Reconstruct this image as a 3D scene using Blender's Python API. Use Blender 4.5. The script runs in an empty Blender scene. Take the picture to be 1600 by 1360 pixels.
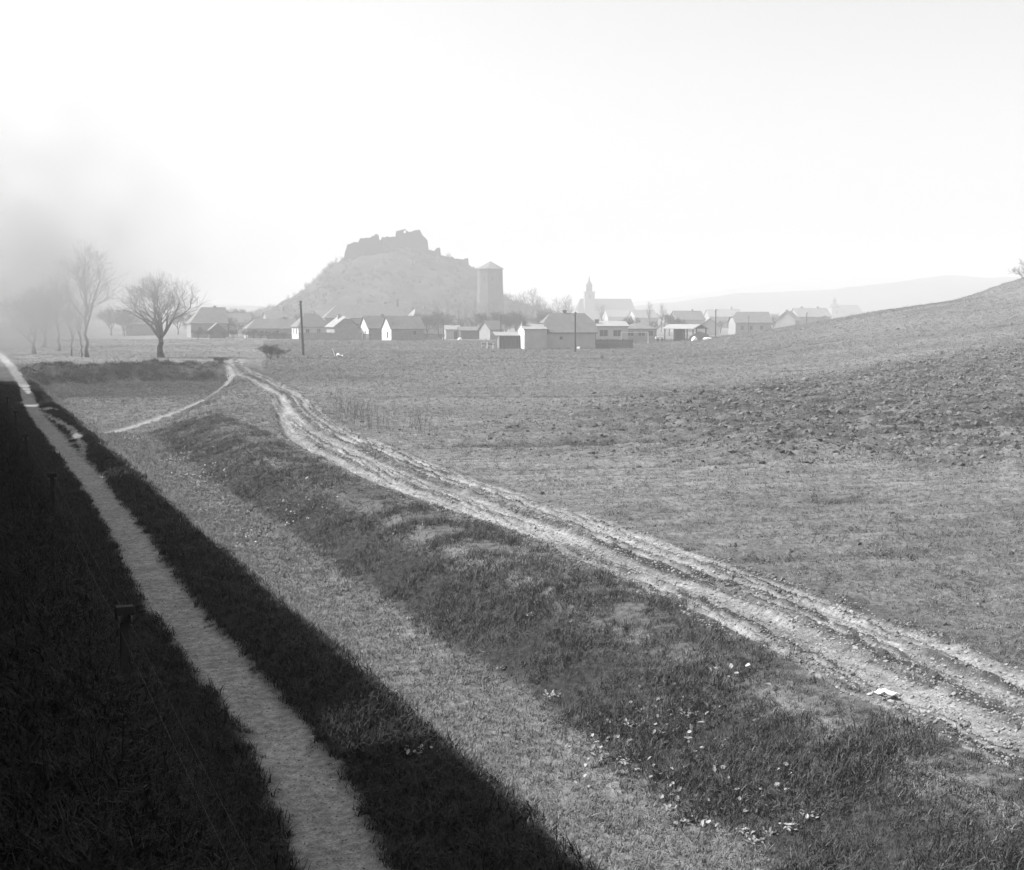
import bpy, bmesh, math, random
import numpy as np
from mathutils import Vector, Matrix

R = math.radians
scene = bpy.context.scene
C = scene.collection
random.seed(7)

# ------------------------------------------------------------------ camera, sky, sun, exposure
# World: +Y runs along the railway, +X to the right of it, the footpath beside the line is z = 0.
YAW = R(24.0)
CAM_Z = 5.0
PITCH = math.atan((680 - 495) / 1931.0)
cam_data = bpy.data.cameras.new('camera')
cam = bpy.data.objects.new('camera', cam_data)
C.objects.link(cam)
cam.location = (0, 0, CAM_Z)
cam.rotation_euler = (math.pi / 2 - PITCH, 0, -YAW)
cam_data.sensor_fit = 'HORIZONTAL'
cam_data.sensor_width = 36.0
cam_data.lens = 36.0 * 1931.0 / 1600.0
cam_data.clip_start = 0.05
cam_data.clip_end = 12000
scene.camera = cam

SUN_EL, SUN_AZ = R(44.2), R(-58.0)          # azimuth from +Y, positive towards +X
world = bpy.data.worlds.new('World')
scene.world = world
world.use_nodes = True
wn = world.node_tree.nodes
wl = world.node_tree.links
wn.clear()
sky = wn.new('ShaderNodeTexSky')
sky.sky_type = 'NISHITA'
sky.sun_disc = False
sky.sun_elevation = SUN_EL
sky.sun_rotation = SUN_AZ
sky.air_density = 1.0
sky.dust_density = 4.0
sky.ozone_density = 1.0
bw = wn.new('ShaderNodeRGBToBW')
bg = wn.new('ShaderNodeBackground')
bg.inputs['Strength'].default_value = 0.136
wo = wn.new('ShaderNodeOutputWorld')
wl.new(sky.outputs[0], bw.inputs[0])
wl.new(bw.outputs[0], bg.inputs['Color'])
wl.new(bg.outputs[0], wo.inputs['Surface'])

sun_data = bpy.data.lights.new('sun', 'SUN')
sun_data.energy = 4.2
sun_data.angle = R(0.6)
sun_data.color = (1, 1, 1)
sun = bpy.data.objects.new('sun', sun_data)
C.objects.link(sun)
sdir = Vector((math.sin(SUN_AZ) * math.cos(SUN_EL), math.cos(SUN_AZ) * math.cos(SUN_EL), math.sin(SUN_EL)))
sun.rotation_euler = sdir.to_track_quat('Z', 'Y').to_euler()
sun.location = sdir * 300

scene.view_settings.view_transform = 'Standard'
scene.view_settings.look = 'None'
scene.view_settings.gamma = 1.0
scene.view_settings.use_curve_mapping = False
scene.view_settings.exposure = 1.2
cy = scene.cycles
cy.use_denoising = True
cy.max_bounces = 6
cy.diffuse_bounces = 2
cy.glossy_bounces = 1
cy.transmission_bounces = 2
cy.volume_bounces = 1
cy.transparent_max_bounces = 8
cy.volume_max_steps = 96
cy.caustics_reflective = False
cy.caustics_refractive = False

# ------------------------------------------------------------------ small helpers
CY, SY = math.cos(YAW), math.sin(YAW)
def UD(u, d):
    """u metres across to the right of the view axis, d metres along it -> world x, y"""
    return u * CY + d * SY, -u * SY + d * CY
def AT(px, d):
    return UD((px - 800) / 1931.0 * d, d)
def ZPX(py, d):
    return CAM_Z - (py - 495) / 1931.0 * d

def tag(o, label=None, cat=None, group=None, kind=None):
    if label: o['label'] = label
    if cat: o['category'] = cat
    if group: o['group'] = group
    if kind: o['kind'] = kind
    return o
def empty(name, loc, rz=0.0):
    o = bpy.data.objects.new(name, None)
    o.empty_display_size = 0.5
    C.objects.link(o)
    o.location = loc
    o.rotation_euler = (0, 0, rz)
    return o
def link_mesh(name, me, parent=None, mat=None, smooth=False):
    if mat is not None and not me.materials:
        me.materials.append(mat)
    if smooth:
        me.polygons.foreach_set('use_smooth', [True] * len(me.polygons))
    o = bpy.data.objects.new(name, me)
    C.objects.link(o)
    if parent is not None:
        o.parent = parent
    return o
def mesh_from(name, verts, faces):
    me = bpy.data.meshes.new(name)
    me.from_pydata([tuple(v) for v in verts], [], [tuple(f) for f in faces])
    me.update()
    return me

class MB:
    """collects shapes, build() links them as one mesh object"""
    def __init__(self):
        self.v, self.f = [], []
    def box(self, x0, x1, y0, y1, z0, z1):
        b = len(self.v)
        self.v += [(x0, y0, z0), (x1, y0, z0), (x1, y1, z0), (x0, y1, z0), (x0, y0, z1), (x1, y0, z1), (x1, y1, z1), (x0, y1, z1)]
        self.f += [(b, b+3, b+2, b+1), (b+4, b+5, b+6, b+7), (b, b+1, b+5, b+4), (b+1, b+2, b+6, b+5), (b+2, b+3, b+7, b+6), (b+3, b, b+4, b+7)]
        return self
    def tube(self, p, q, r0, r1, n=8, cap=True):
        p, q = Vector(p), Vector(q)
        a = (q - p).normalized()
        s = a.orthogonal().normalized()
        t = a.cross(s)
        b = len(self.v)
        for c, r in ((p, r0), (q, r1)):
            for i in range(n):
                w = 2 * math.pi * i / n
                self.v.append(tuple(c + s * (r * math.cos(w)) + t * (r * math.sin(w))))
        for i in range(n):
            j = (i + 1) % n
            self.f.append((b + i, b + j, b + n + j, b + n + i))
        if cap:
            self.f.append(tuple(b + n - 1 - i for i in range(n)))
            self.f.append(tuple(b + n + i for i in range(n)))
        return self
    def prism_x(self, prof, x0, x1):
        """profile of (y, z) points, counter-clockwise seen from +x, pushed along x"""
        b, n = len(self.v), len(prof)
        self.v += [(x0, y, z) for y, z in prof] + [(x1, y, z) for y, z in prof]
        for i in range(n):
            j = (i + 1) % n
            self.f.append((b + i, b + j, b + n + j, b + n + i))
        self.f.append(tuple(b + n - 1 - i for i in range(n)))
        self.f.append(tuple(b + n + i for i in range(n)))
        return self
    def prism_y(self, prof, y0, y1):
        """profile of (x, z) points pushed along y"""
        b, n = len(self.v), len(prof)
        self.v += [(x, y0, z) for x, z in prof] + [(x, y1, z) for x, z in prof]
        for i in range(n):
            j = (i + 1) % n
            self.f.append((b + j, b + i, b + n + i, b + n + j))
        self.f.append(tuple(b + i for i in range(n)))
        self.f.append(tuple(b + n + n - 1 - i for i in range(n)))
        return self
    def lathe(self, prof, n=16, cx=0, cyy=0, a0=0.0):
        b = len(self.v)
        for r, z in prof:
            for i in range(n):
                w = a0 + 2 * math.pi * i / n
                self.v.append((cx + r * math.cos(w), cyy + r * math.sin(w), z))
        m = len(prof)
        for k in range(m - 1):
            for i in range(n):
                j = (i + 1) % n
                self.f.append((b + k*n + i, b + k*n + j, b + (k+1)*n + j, b + (k+1)*n + i))
        self.f.append(tuple(b + n - 1 - i for i in range(n)))
        self.f.append(tuple(b + (m-1)*n + i for i in range(n)))
        return self
    def poly(self, pts):
        b = len(self.v)
        self.v += [tuple(p) for p in pts]
        self.f.append(tuple(range(b, b + len(pts))))
        return self
    def build(self, name, mat, parent=None, smooth=False, solid=0.0):
        o = link_mesh(name, mesh_from(name, self.v, self.f), parent, mat, smooth)
        if solid:
            m = o.modifiers.new('solid', 'SOLIDIFY')
            m.thickness = solid
            m.offset = -1
        return o

# ------------------------------------------------------------------ numpy noise
def _hash(i, j, s):
    n = (i.astype(np.int64) * 374761393 + j.astype(np.int64) * 668265263 + s * 1274126177) & 0xffffffff
    n = ((n ^ (n >> 13)) * 1274126177) & 0xffffffff
    n = (n ^ (n >> 16)) & 0xffffffff
    return n.astype(np.float64) / 4294967295.0
def vnoise(x, y, s=0):
    i, j = np.floor(x), np.floor(y)
    fx, fy = x - i, y - j
    fx, fy = fx*fx*fx*(fx*(fx*6-15)+10), fy*fy*fy*(fy*(fy*6-15)+10)
    a, b = _hash(i, j, s), _hash(i+1, j, s)
    c, d = _hash(i, j+1, s), _hash(i+1, j+1, s)
    return (a + (b-a)*fx)*(1-fy) + (c + (d-c)*fx)*fy
def fbm(x, y, o=4, s=0, g=0.5):
    t, a, w = 0.0, 1.0, 0.0
    for k in range(o):
        t = t + a * vnoise(x * 2**k + 17.3*k, y * 2**k - 9.1*k, s + k)
        w += a
        a *= g
    return t / w - 0.5
def sst(a, b, x):
    t = np.clip((x - a) / (b - a), 0, 1)
    return t * t * (3 - 2 * t)
def polydist(x, y, pts):
    """signed lateral distance to a polyline, and arc length"""
    best = np.full(x.shape, 1e9); sgn = np.zeros(x.shape); arc = np.zeros(x.shape)
    acc = 0.0
    for (x0, y0), (x1, y1) in zip(pts[:-1], pts[1:]):
        dx, dy = x1 - x0, y1 - y0
        L2 = dx*dx + dy*dy
        t = np.clip(((x-x0)*dx + (y-y0)*dy) / L2, 0, 1)
        ex, ey = x - (x0 + t*dx), y - (y0 + t*dy)
        dd = np.hypot(ex, ey)
        m = dd < best
        best = np.where(m, dd, best)
        sgn = np.where(m, np.sign(ex*dy - ey*dx), sgn)     # + to the right of travel
        arc = np.where(m, acc + t*math.sqrt(L2), arc)
        acc += math.sqrt(L2)
    return best * np.where(sgn == 0, 1, sgn), arc
def smooth_line(pts, n=6):
    out = []
    P = [pts[0]] + list(pts) + [pts[-1]]
    for i in range(1, len(P) - 2):
        p0, p1, p2, p3 = (np.array(P[i+k], float) for k in (-1, 0, 1, 2))
        for k in range(n):
            t = k / n
            out.append(tuple(0.5*((2*p1) + (-p0+p2)*t + (2*p0-5*p1+4*p2-p3)*t*t + (-p0+3*p1-3*p2+p3)*t**3)))
    out.append(tuple(pts[-1]))
    return out

# ------------------------------------------------------------------ lie of the land
ROAD = smooth_line([(9.6, -14), (11.1, 0), (11.55, 11), (12.2, 16.5), (12.45, 21), (12.9, 28), (13.1, 36), (13.7, 45), (14.7, 55),
                    (16.6, 66), (19.2, 80), (21.6, 98), (24.6, 121), (30, 150)], 5)
BRANCH = smooth_line([(12.0, 24), (11.7, 30), (11.6, 36), (11.9, 42), (12.5, 50), (14.4, 60), (16.4, 68), (18.8, 79)], 4)
PATH = smooth_line([(2.75, -60), (2.8, 0), (2.95, 8), (3.05, 10.5), (3.25, 13.2), (3.3, 16), (3.2, 23), (3.4, 30), (3.5, 42), (3.5, 54), (3.45, 71),
                    (3.9, 90), (4.1, 99), (4.5, 130), (4.6, 161), (4.6, 300)], 4)
PATH2 = smooth_line([(3.6, 44), (4.15, 50), (4.3, 58), (4.0, 66), (3.6, 72)], 4)
FOOT = smooth_line([(3.6, 73), (5.6, 67), (7.4, 68.5), (10.2, 75), (13.0, 82), (16.6, 92), (20.4, 105), (22.6, 114), (23.9, 126), (23.2, 134)], 5)

def ground(X, Y):
    """height of the land, and the masks used for its materials"""
    u = X * CY - Y * SY
    d = X * SY + Y * CY
    z = np.zeros(X.shape)
    # rising field and hill on the right
    k = np.interp(d, [0, 30, 50, 100, 150, 200, 225, 290, 380], [.045, .055, .058, .085, .135, .182, .175, .02, .0])
    u0 = np.interp(d, [0, 30, 50, 100, 150, 200, 300], [6, 4, 6, 16, 24, 30, 40])
    w = u - u0
    ramp = np.where(w > 30, w, 0.0)
    sp = 4.0 * np.log1p(np.exp(np.clip(w / 4.0, -30, 30)))
    ramp = np.where(w > 30, w, sp)
    ramp = np.where(ramp > 34, 34 + (ramp - 34) * .80, ramp)
    ramp = np.minimum(ramp, 140)
    z = z + k * ramp
    # steeper knoll further right
    z = z + 3.6 * sst(77, 96, u) * np.exp(-((d - 195) / 55.0) ** 2)
    # ditch beside the line that opens into a shallow hollow
    xr = np.interp(Y, [-50, 45, 55, 66, 80, 92, 105, 116], [7.5, 7.5, 7.6, 8.2, 12.0, 15.8, 19.0, 21.5])
    rw = np.interp(Y, [-50, 45, 60, 80, 116], [2.6, 2.7, 4.0, 4.2, 3.0])
    wob = 0.5 * fbm(X * 0.25, Y * 0.12, 2, 31)
    left = sst(4.5, 6.6, X + wob)
    right = 1 - sst(xr, xr + rw, X + wob * 1.3)
    back = 1 - sst(116.0, 119.5, Y + 5.0 * fbm(X * 0.3, Y * 0.2, 3, 5) + 0.04 * (X - 12) ** 2 * 0.3)
    hollow = left * right * back
    z = z - 1.05 * hollow
    rim = np.exp(-((Y - 120.5) / 2.2) ** 2) * left * (1 - sst(22, 25, X))
    z = z + 0.5 * rim
    # railway bank
    bank = 1 - sst(0.0, 1.0, (X - 0.5) / 1.9 + 0.12 * fbm(X * 0.6, Y * 0.25, 2, 3))
    bank = np.where(X < -8, 1 - sst(8, 11.5, -X), bank)
    z = z + 2.15 * bank
    # small shoulder bumps right of the path
    shoulder = sst(3.9, 4.4, X) * (1 - sst(5.0, 5.8, X))
    z = z + shoulder * 0.22 * (fbm(X * 0.5, Y * 0.12, 2, 77) + 0.35)
    far = sst(60, 400, d)
    z = z + (0.10 + 0.5 * far) * fbm(X * 0.035, Y * 0.035, 3, 40) * (1 - bank)
    return z, dict(u=u, d=d, hollow=hollow, right=right, left=left, rim=rim, bank=bank, xr=xr, rw=rw)

def detail(X, Y, z, m):
    """fine relief and albedo"""
    u, d = m['u'], m['d']
    near = 1 - sst(70, 160, d)
    n1 = fbm(X * 2.6, Y * 2.6, 2, 11)
    n2 = fbm(X * 0.9, Y * 0.9, 3, 12)
    n3 = fbm(X * 0.16, Y * 0.16, 3, 13)
    rd, ra = polydist(X, Y, ROAD)
    bd, ba = polydist(X, Y, BRANCH)
    pd, pa = polydist(X, Y, PATH)
    qd, qa = polydist(X, Y, PATH2)
    fd, fa = polydist(X, Y, FOOT)
    isfield = sst(1.0, 2.2, rd + 0.5 * n2) * sst(6, 12, Y + 6) 
    isfield = np.where((Y > 121) & (X > 4), 1.0, isfield)
    # --- field: rows across the view, clods, open furrows
    rot = u * 0.9976 + d * 0.07
    row = d - u * 0.05 + 0.9 * fbm(u * 0.05, d * 0.05, 2, 50)
    clod = fbm(u * 0.9, d * 1.7, 3, 21, 0.65)
    bn = 14 * fbm(u * 0.05, d * 0.06, 3, 55)
    band = sst(-6, 4, d + bn - (46 - 0.46 * u)) * (1 - sst(-8, 6, d + bn - (70 + 0.95 * u))) * sst(-6, 14, u + bn)
    rough = 0.16 + 1.15 * band
    amp = 0.32 * rough * (0.75 + 0.25 * near)
    z = z + isfield * amp * (np.abs(clod) * 1.9 - 0.2)
    z = z + isfield * 0.035 * np.sin(row * 2 * math.pi / 0.9) * near
    fur = np.zeros(X.shape)
    for dk, wk, ak, ulo, uhi in ((31.5, .5, .7, 6, 60), (48, .7, 1, -8, 90), (50.5, .5, .6, 12, 90), (62, .5, .5, 0, 60), (77, .7, .7, -6, 25), (101, 1.0, 1.0, 5, 100), (122, 1.0, .8, -8, 30), (150, 1.6, .7, -40, 40), (40, .4, .45, 0, 30), (24.5, .4, .5, 4, 40), (137, 1.2, .5, -5, 60)):
        dist = d - 0.012 * u - dk + 0.5 * fbm(u * 0.3, d * 0.3, 2, int(dk))
        brk = sst(-0.05, 0.12, fbm(u * 0.22, d * 0.05 + dk, 3, 60 + int(dk)) + 0.02)
        fur = np.maximum(fur, ak * brk * np.exp(-(dist / wk) ** 2) * sst(ulo - 6, ulo + 4, u) * (1 - sst(uhi - 8, uhi + 8, u)))
    z = z - isfield * 0.24 * fur * (0.6 + 2.0 * np.clip(clod + 0.2, 0, 1))
    # --- grass areas
    grass = 1 - isfield
    z = z + grass * (0.05 * n1 + 0.14 * n2 * (0.4 + 0.6 * sst(0.02, 0.6, m['hollow'] * (1 - m['hollow']) * 4)))
    z = z + m['rim'] * 0.9 * (fbm(X * 0.8, Y * 0.8, 3, 90) + 0.1)
    # --- dirt road
    wobr = 0.45 * fbm(ra * 0.13, ra * 0 + 2.0, 2, 70)
    hw = 1.22 - 0.2 * sst(40, 70, Y) + 0.25 * fbm(ra * 0.1, ra * 0 + 9.0, 2, 71)
    inroad = 1 - sst(hw - 0.15, hw + 0.35, np.abs(rd) + 0.6 * n1)
    bed = np.zeros(X.shape)
    for off, wd, dep, sd in ((-1.14, .06, .05, 1), (-0.92, .055, .04, 6), (-0.70, .055, .04, 8), (-0.42, .20, .06, 2), (0.26, .06, .05, 3), (0.58, .12, .06, 4), (0.86, .06, .05, 7), (1.12, .11, .05, 5)):
        oo = off + 0.26 * fbm(ra * 0.16, ra * 0 + sd * 3.7, 3, 80 + sd) + wobr * 0.5
        ww = wd * (0.8 + 1.3 * (fbm(ra * 0.3, ra * 0 + sd * 5.1, 2, 85 + sd) + 0.3))
        pr = np.exp(-((rd - oo) / ww) ** 4)
        lip = np.exp(-((np.abs(rd - oo) - ww * 1.45) / 0.06) ** 2)
        z = z - inroad * (dep * pr - 0.035 * lip * (0.5 + n1 * 1.5))
        bed = np.maximum(bed, pr)
    bw_ = np.exp(-((np.abs(bd) - 0.0) / 0.28) ** 4) * (1 - sst(0.4, 0.9, np.abs(bd)))
    z = z - 0.12 * bw_
    bed = np.maximum(bed * inroad, bw_)
    inroad2 = np.maximum(inroad, 1 - sst(0.5, 0.9, np.abs(bd) + 0.5 * n1))
    z = z + inroad2 * (1 - bed) * 0.11 * (fbm(rd * 5.0, ra * 1.6, 3, 95, .65) + 0.12)
    streak = fbm(rd * 7.0, ra * 0.30, 2, 140, 0.8) + 0.5 * fbm(rd * 3.0, ra * 1.5, 3, 141, 0.7)
    z = z + inroad * 0.06 * streak
    # --- paths
    pw = 0.335 + 0.12 * fbm(pa * 0.5, pa * 0, 3, 100) + 0.1 * sst(110, 90, Y) * 0
    inpath = 1 - sst(pw - 0.12, pw + 0.24, np.abs(pd) + 0.2 * n1 + 0.12 * n2)
    inpath2 = (1 - sst(0.10, 0.30, np.abs(qd) + 0.3 * n1)) * 0.8
    infoot = 1 - sst(0.22, 0.45, np.abs(fd) + 0.3 * n1)
    paths = np.maximum(np.maximum(inpath, inpath2), infoot)
    z = z - 0.05 * paths - paths * grass * (0.05 * n1)
    # --- albedo
    dry = np.clip(0.5 + 1.7 * n3 + 0.8 * n2, 0, 1)
    alb = 0.085 + 0.05 * dry
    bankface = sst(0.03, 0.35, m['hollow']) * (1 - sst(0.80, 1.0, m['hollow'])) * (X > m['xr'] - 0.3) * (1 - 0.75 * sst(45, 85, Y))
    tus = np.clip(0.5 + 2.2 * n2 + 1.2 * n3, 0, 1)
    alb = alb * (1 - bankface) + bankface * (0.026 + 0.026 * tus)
    verge = sst(9.0, 10.2, X) * (1 - sst(60, 80, Y)) * (1 - bankface)
    alb = alb * (1 - 0.42 * sst(0.3, 1, verge) * (1.25 - dry))
    train_shade = 1 - sst(4.7, 5.3, X + n2)  # painted shade: darkens bank and shoulder out to the train's shadow edge
    train_shade = train_shade * (1 - sst(97, 104, Y))  # painted shade stops where the shadow of the train ends ahead
    alb = alb * (1 - train_shade) + train_shade * (0.007 + 0.008 * np.clip(0.5 + 2 * n2, 0, 1))
    cin = sst(0.1, 0.5, m['bank']) * (1 - train_shade)
    alb = alb * (1 - cin) + cin * 0.07
    alb = alb * (1 - 0.45 * np.clip(m['rim'] * (0.6 + 3 * n2) + sst(0.1, 0.5, m['hollow']) * (1 - sst(0.7, 1, m['hollow'])) * (Y > 112) * (0.7 + 3 * n2), 0, 1))
    sparse = fbm(u * 0.06, d * 0.11, 3, 120)
    fa_ = 0.088 + 0.05 * np.clip(0.5 + 1.8 * sparse, 0, 1) + 0.04 * n1
    fa_ = fa_ * (1 - 0.10 * band)
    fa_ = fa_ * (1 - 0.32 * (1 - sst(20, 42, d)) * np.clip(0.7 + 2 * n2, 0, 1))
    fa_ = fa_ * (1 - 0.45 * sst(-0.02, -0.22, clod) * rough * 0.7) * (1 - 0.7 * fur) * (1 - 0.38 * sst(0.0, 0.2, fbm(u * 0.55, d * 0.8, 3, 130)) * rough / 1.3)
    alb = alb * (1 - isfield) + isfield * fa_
    alb = alb * (1 - inroad2) + inroad2 * np.clip(0.06 + 0.06 * n1 + 0.16 * streak, 0.02, 0.16)
    alb = alb * (1 - bed) + bed * np.clip(0.165 + 0.03 * n2 + 0.16 * streak, 0.05, 0.22)
    alb = alb * (1 - paths) + paths * (0.20 + 0.05 * n1 + 0.06 * sst(95, 110, Y))
    alb = np.clip(alb, 0.012, 0.6)
    return z, alb, dict(isfield=isfield, road=inroad2, path=paths, bankface=bankface, train_shade=train_shade, dry=dry, rough=rough, clod=clod, tus=tus, bed=bed, fur=fur, band=band)

def gz(x, y):
    X, Y = np.array([float(x)]), np.array([float(y)])
    z, m = ground(X, Y)
    return float(z[0])
def full(X, Y):
    z, m = ground(X, Y)
    z, alb, k = detail(X, Y, z, m)
    m.update(k)
    return z, alb, m

# ------------------------------------------------------------------ materials (monochrome)
def nodes_of(name):
    m = bpy.data.materials.new(name)
    m.use_nodes = True
    nt = m.node_tree
    return m, nt, nt.nodes['Principled BSDF']
def grey(name, v, rough=0.85, var=0.25, scale=3.0, bump=0.0, bscale=20.0, stretch=None, spec=0.2):
    m, nt, b = nodes_of(name)
    n = nt.nodes
    b.inputs['Roughness'].default_value = rough
    b.inputs['Specular IOR Level'].default_value = spec
    tc = n.new('ShaderNodeTexCoord')
    src = tc.outputs['Object']
    if stretch:
        mp = n.new('ShaderNodeMapping')
        mp.inputs['Scale'].default_value = stretch
        nt.links.new(src, mp.inputs['Vector'])
        src = mp.outputs[0]
    no = n.new('ShaderNodeTexNoise')
    no.inputs['Scale'].default_value = scale
    no.inputs['Detail'].default_value = 5
    nt.links.new(src, no.inputs['Vector'])
    r = n.new('ShaderNodeMapRange')
    r.inputs['From Min'].default_value = 0.25
    r.inputs['From Max'].default_value = 0.75
    r.inputs['To Min'].default_value = v * (1 - var)
    r.inputs['To Max'].default_value = v * (1 + var)
    nt.links.new(no.outputs['Fac'], r.inputs['Value'])
    nt.links.new(r.outputs[0], b.inputs['Base Color'])
    if bump:
        n2 = n.new('ShaderNodeTexNoise')
        n2.inputs['Scale'].default_value = bscale
        n2.inputs['Detail'].default_value = 4
        nt.links.new(src, n2.inputs['Vector'])
        bp = n.new('ShaderNodeBump')
        bp.inputs['Strength'].default_value = bump
        bp.inputs['Distance'].default_value = 0.05
        nt.links.new(n2.outputs['Fac'], bp.inputs['Height'])
        nt.links.new(bp.outputs[0], b.inputs['Normal'])
    return m
def leafy(name, lo, hi, rough=0.7, spec=0.25, trans=0.0):
    m, nt, b = nodes_of(name)
    n = nt.nodes
    oi = n.new('ShaderNodeObjectInfo')
    r = n.new('ShaderNodeMapRange')
    r.inputs['To Min'].default_value = lo
    r.inputs['To Max'].default_value = hi
    nt.links.new(oi.outputs['Random'], r.inputs['Value'])
    nt.links.new(r.outputs[0], b.inputs['Base Color'])
    b.inputs['Roughness'].default_value = rough
    b.inputs['Specular IOR Level'].default_value = spec
    return m
def ground_material():
    m, nt, b = nodes_of('land')
    n, l = nt.nodes, nt.links
    b.inputs['Roughness'].default_value = 0.95
    b.inputs['Specular IOR Level'].default_value = 0.1
    at = n.new('ShaderNodeAttribute'); at.attribute_name = 'alb'
    geo = n.new('ShaderNodeNewGeometry')
    val = at.outputs['Fac']
    for sc, lo, hi, det in ((0.9, 0.82, 1.18, 4), (9.0, 0.62, 1.38, 5), (45.0, 0.65, 1.35, 3)):
        no = n.new('ShaderNodeTexNoise')
        no.inputs['Scale'].default_value = sc
        no.inputs['Detail'].default_value = det
        l.new(geo.outputs['Position'], no.inputs['Vector'])
        r = n.new('ShaderNodeMapRange')
        r.inputs['From Min'].default_value = 0.3
        r.inputs['From Max'].default_value = 0.7
        r.inputs['To Min'].default_value = lo
        r.inputs['To Max'].default_value = hi
        l.new(no.outputs['Fac'], r.inputs['Value'])
        mu = n.new('ShaderNodeMath'); mu.operation = 'MULTIPLY'
        l.new(val, mu.inputs[0]); l.new(r.outputs[0], mu.inputs[1])
        val = mu.outputs[0]
    l.new(val, b.inputs['Base Color'])
    nb = n.new('ShaderNodeTexNoise')
    nb.inputs['Scale'].default_value = 30.0
    nb.inputs['Detail'].default_value = 6
    nb.inputs['Roughness'].default_value = 0.65
    l.new(geo.outputs['Position'], nb.inputs['Vector'])
    bp = n.new('ShaderNodeBump')
    bp.inputs['Strength'].default_value = 0.6
    bp.inputs['Distance'].default_value = 0.02
    l.new(nb.outputs['Fac'], bp.inputs['Height'])
    l.new(bp.outputs[0], b.inputs['Normal'])
    return m
M = {}
M['land'] = ground_material()
M['bark'] = grey('bark', 0.045, 0.9, 0.35, 4)
M['twig'] = grey('twig', 0.06, 0.9, 0.3, 4)
M['post'] = grey('tarred_wood', 0.018, 0.85, 0.3, 8)
M['pole'] = grey('pole_wood', 0.04, 0.85, 0.3, 3)
M['iron'] = grey('iron', 0.03, 0.5, 0.3, 8, spec=0.4)
M['wire'] = grey('wire_steel', 0.05, 0.5, 0.1, 8, spec=0.6)
M['white'] = grey('whitewash', 0.62, 0.8, 0.06, 0.8)
M['plaster'] = grey('plaster', 0.36, 0.9, 0.12, 0.7)
M['plaster_dull'] = grey('dull_plaster', 0.24, 0.9, 0.15, 0.7)
M['brick'] = grey('brickwork', 0.2, 0.9, 0.15, 1.5)
M['tile'] = grey('roof_tiles', 0.12, 0.85, 0.2, 1.2)
M['tile_pale'] = grey('pale_roof_tiles', 0.2, 0.85, 0.2, 1.2)
M['slate'] = grey('slate', 0.05, 0.8, 0.2, 0.5)
M['board'] = grey('weathered_boards', 0.1, 0.9, 0.35, 2, stretch=(4, 4, 0.5))
M['board_pale'] = grey('pale_boards', 0.3, 0.9, 0.25, 2, stretch=(4, 4, 0.5))
M['glass'] = grey('window_glass', 0.03, 0.15, 0.1, 2, spec=0.5)
M['stone'] = grey('castle_stone', 0.07, 0.95, 0.3, 0.35, 0.5, 1.0)
M['rock'] = grey('hill_ground', 0.03, 0.95, 0.7, 0.12, 0.6, 0.4)
M['far'] = grey('far_hill_ground', 0.08, 0.95, 0.4, 0.01)
M['metal_roof'] = grey('sheet_roof', 0.24, 0.5, 0.1, 0.5)
M['hay'] = grey('old_hay', 0.12, 0.95, 0.4, 1.5)
M['coach'] = grey('coach_paint', 0.05, 0.5, 0.15, 1, spec=0.4)
M['coach_roof'] = grey('coach_roof_canvas', 0.12, 0.8, 0.2, 1)
M['black'] = grey('locomotive_black', 0.02, 0.45, 0.2, 2, spec=0.4)
M['ballast'] = grey('ballast_stone', 0.035, 0.95, 0.5, 9, 0.8, 12)
M['sleeper'] = grey('sleeper_wood', 0.04, 0.9, 0.4, 4)
M['paper'] = grey('white_paper', 0.8, 0.8, 0.03, 4)
M['leaf_pale'] = leafy('pale_leaf', 0.12, 0.30, 0.6, 0.3)
M['grass_shade_tone'] = leafy('shade_toned_grass', 0.003, 0.014)  # grass colour taken near black to deepen the train's shadow
M['grass_bank'] = leafy('bank_grass', 0.02, 0.095)
M['grass_dry'] = leafy('dry_grass', 0.09, 0.20)
M['weed_dark'] = leafy('dark_weed', 0.022, 0.07)
M['grit'] = leafy('path_grit', 0.12, 0.26)
M['stubble'] = leafy('field_stubble', 0.03, 0.19)
M['soil'] = leafy('soil_clod', 0.045, 0.16, 0.95, 0.1)

# ------------------------------------------------------------------ the ground sheet
EXT = 2700.0
def lines(spec, lo, hi):
    a = []
    for s0, s1, st in spec:
        a += list(np.arange(s0, s1 - 1e-6, st))
    x, st = spec[-1][1], spec[-1][2]
    while x < hi:
        a.append(x)
        st *= 1.03 if x < 420 else 1.12
        if x < 300: st = min(st, 1.8)
        x += st
    a.append(x)
    x, st, left = spec[0][0], spec[0][2], []
    while x > lo:
        st *= 1.22
        x -= st; left.append(x)
    return np.array(left[::-1] + a)
xs = lines(((0.4, 9.8, .11), (9.8, 15.2, .055), (15.2, 24, .12), (24, 60, .24)), -EXT, EXT)
ys = lines(((7.5, 50, .125), (50, 110, .22)), -EXT, EXT)
GX, GY = np.meshgrid(xs, ys)
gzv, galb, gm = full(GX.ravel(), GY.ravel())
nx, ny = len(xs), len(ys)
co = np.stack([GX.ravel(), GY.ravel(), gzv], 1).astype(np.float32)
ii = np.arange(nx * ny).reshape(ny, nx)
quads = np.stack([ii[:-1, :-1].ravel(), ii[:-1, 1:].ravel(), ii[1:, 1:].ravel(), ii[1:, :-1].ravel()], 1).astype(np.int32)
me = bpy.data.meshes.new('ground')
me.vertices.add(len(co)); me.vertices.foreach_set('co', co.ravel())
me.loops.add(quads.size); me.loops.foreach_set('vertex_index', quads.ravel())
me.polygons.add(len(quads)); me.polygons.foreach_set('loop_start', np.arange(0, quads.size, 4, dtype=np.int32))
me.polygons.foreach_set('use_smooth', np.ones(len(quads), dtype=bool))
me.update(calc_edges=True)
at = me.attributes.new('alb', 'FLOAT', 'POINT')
at.data.foreach_set('value', galb.astype(np.float32))
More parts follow.
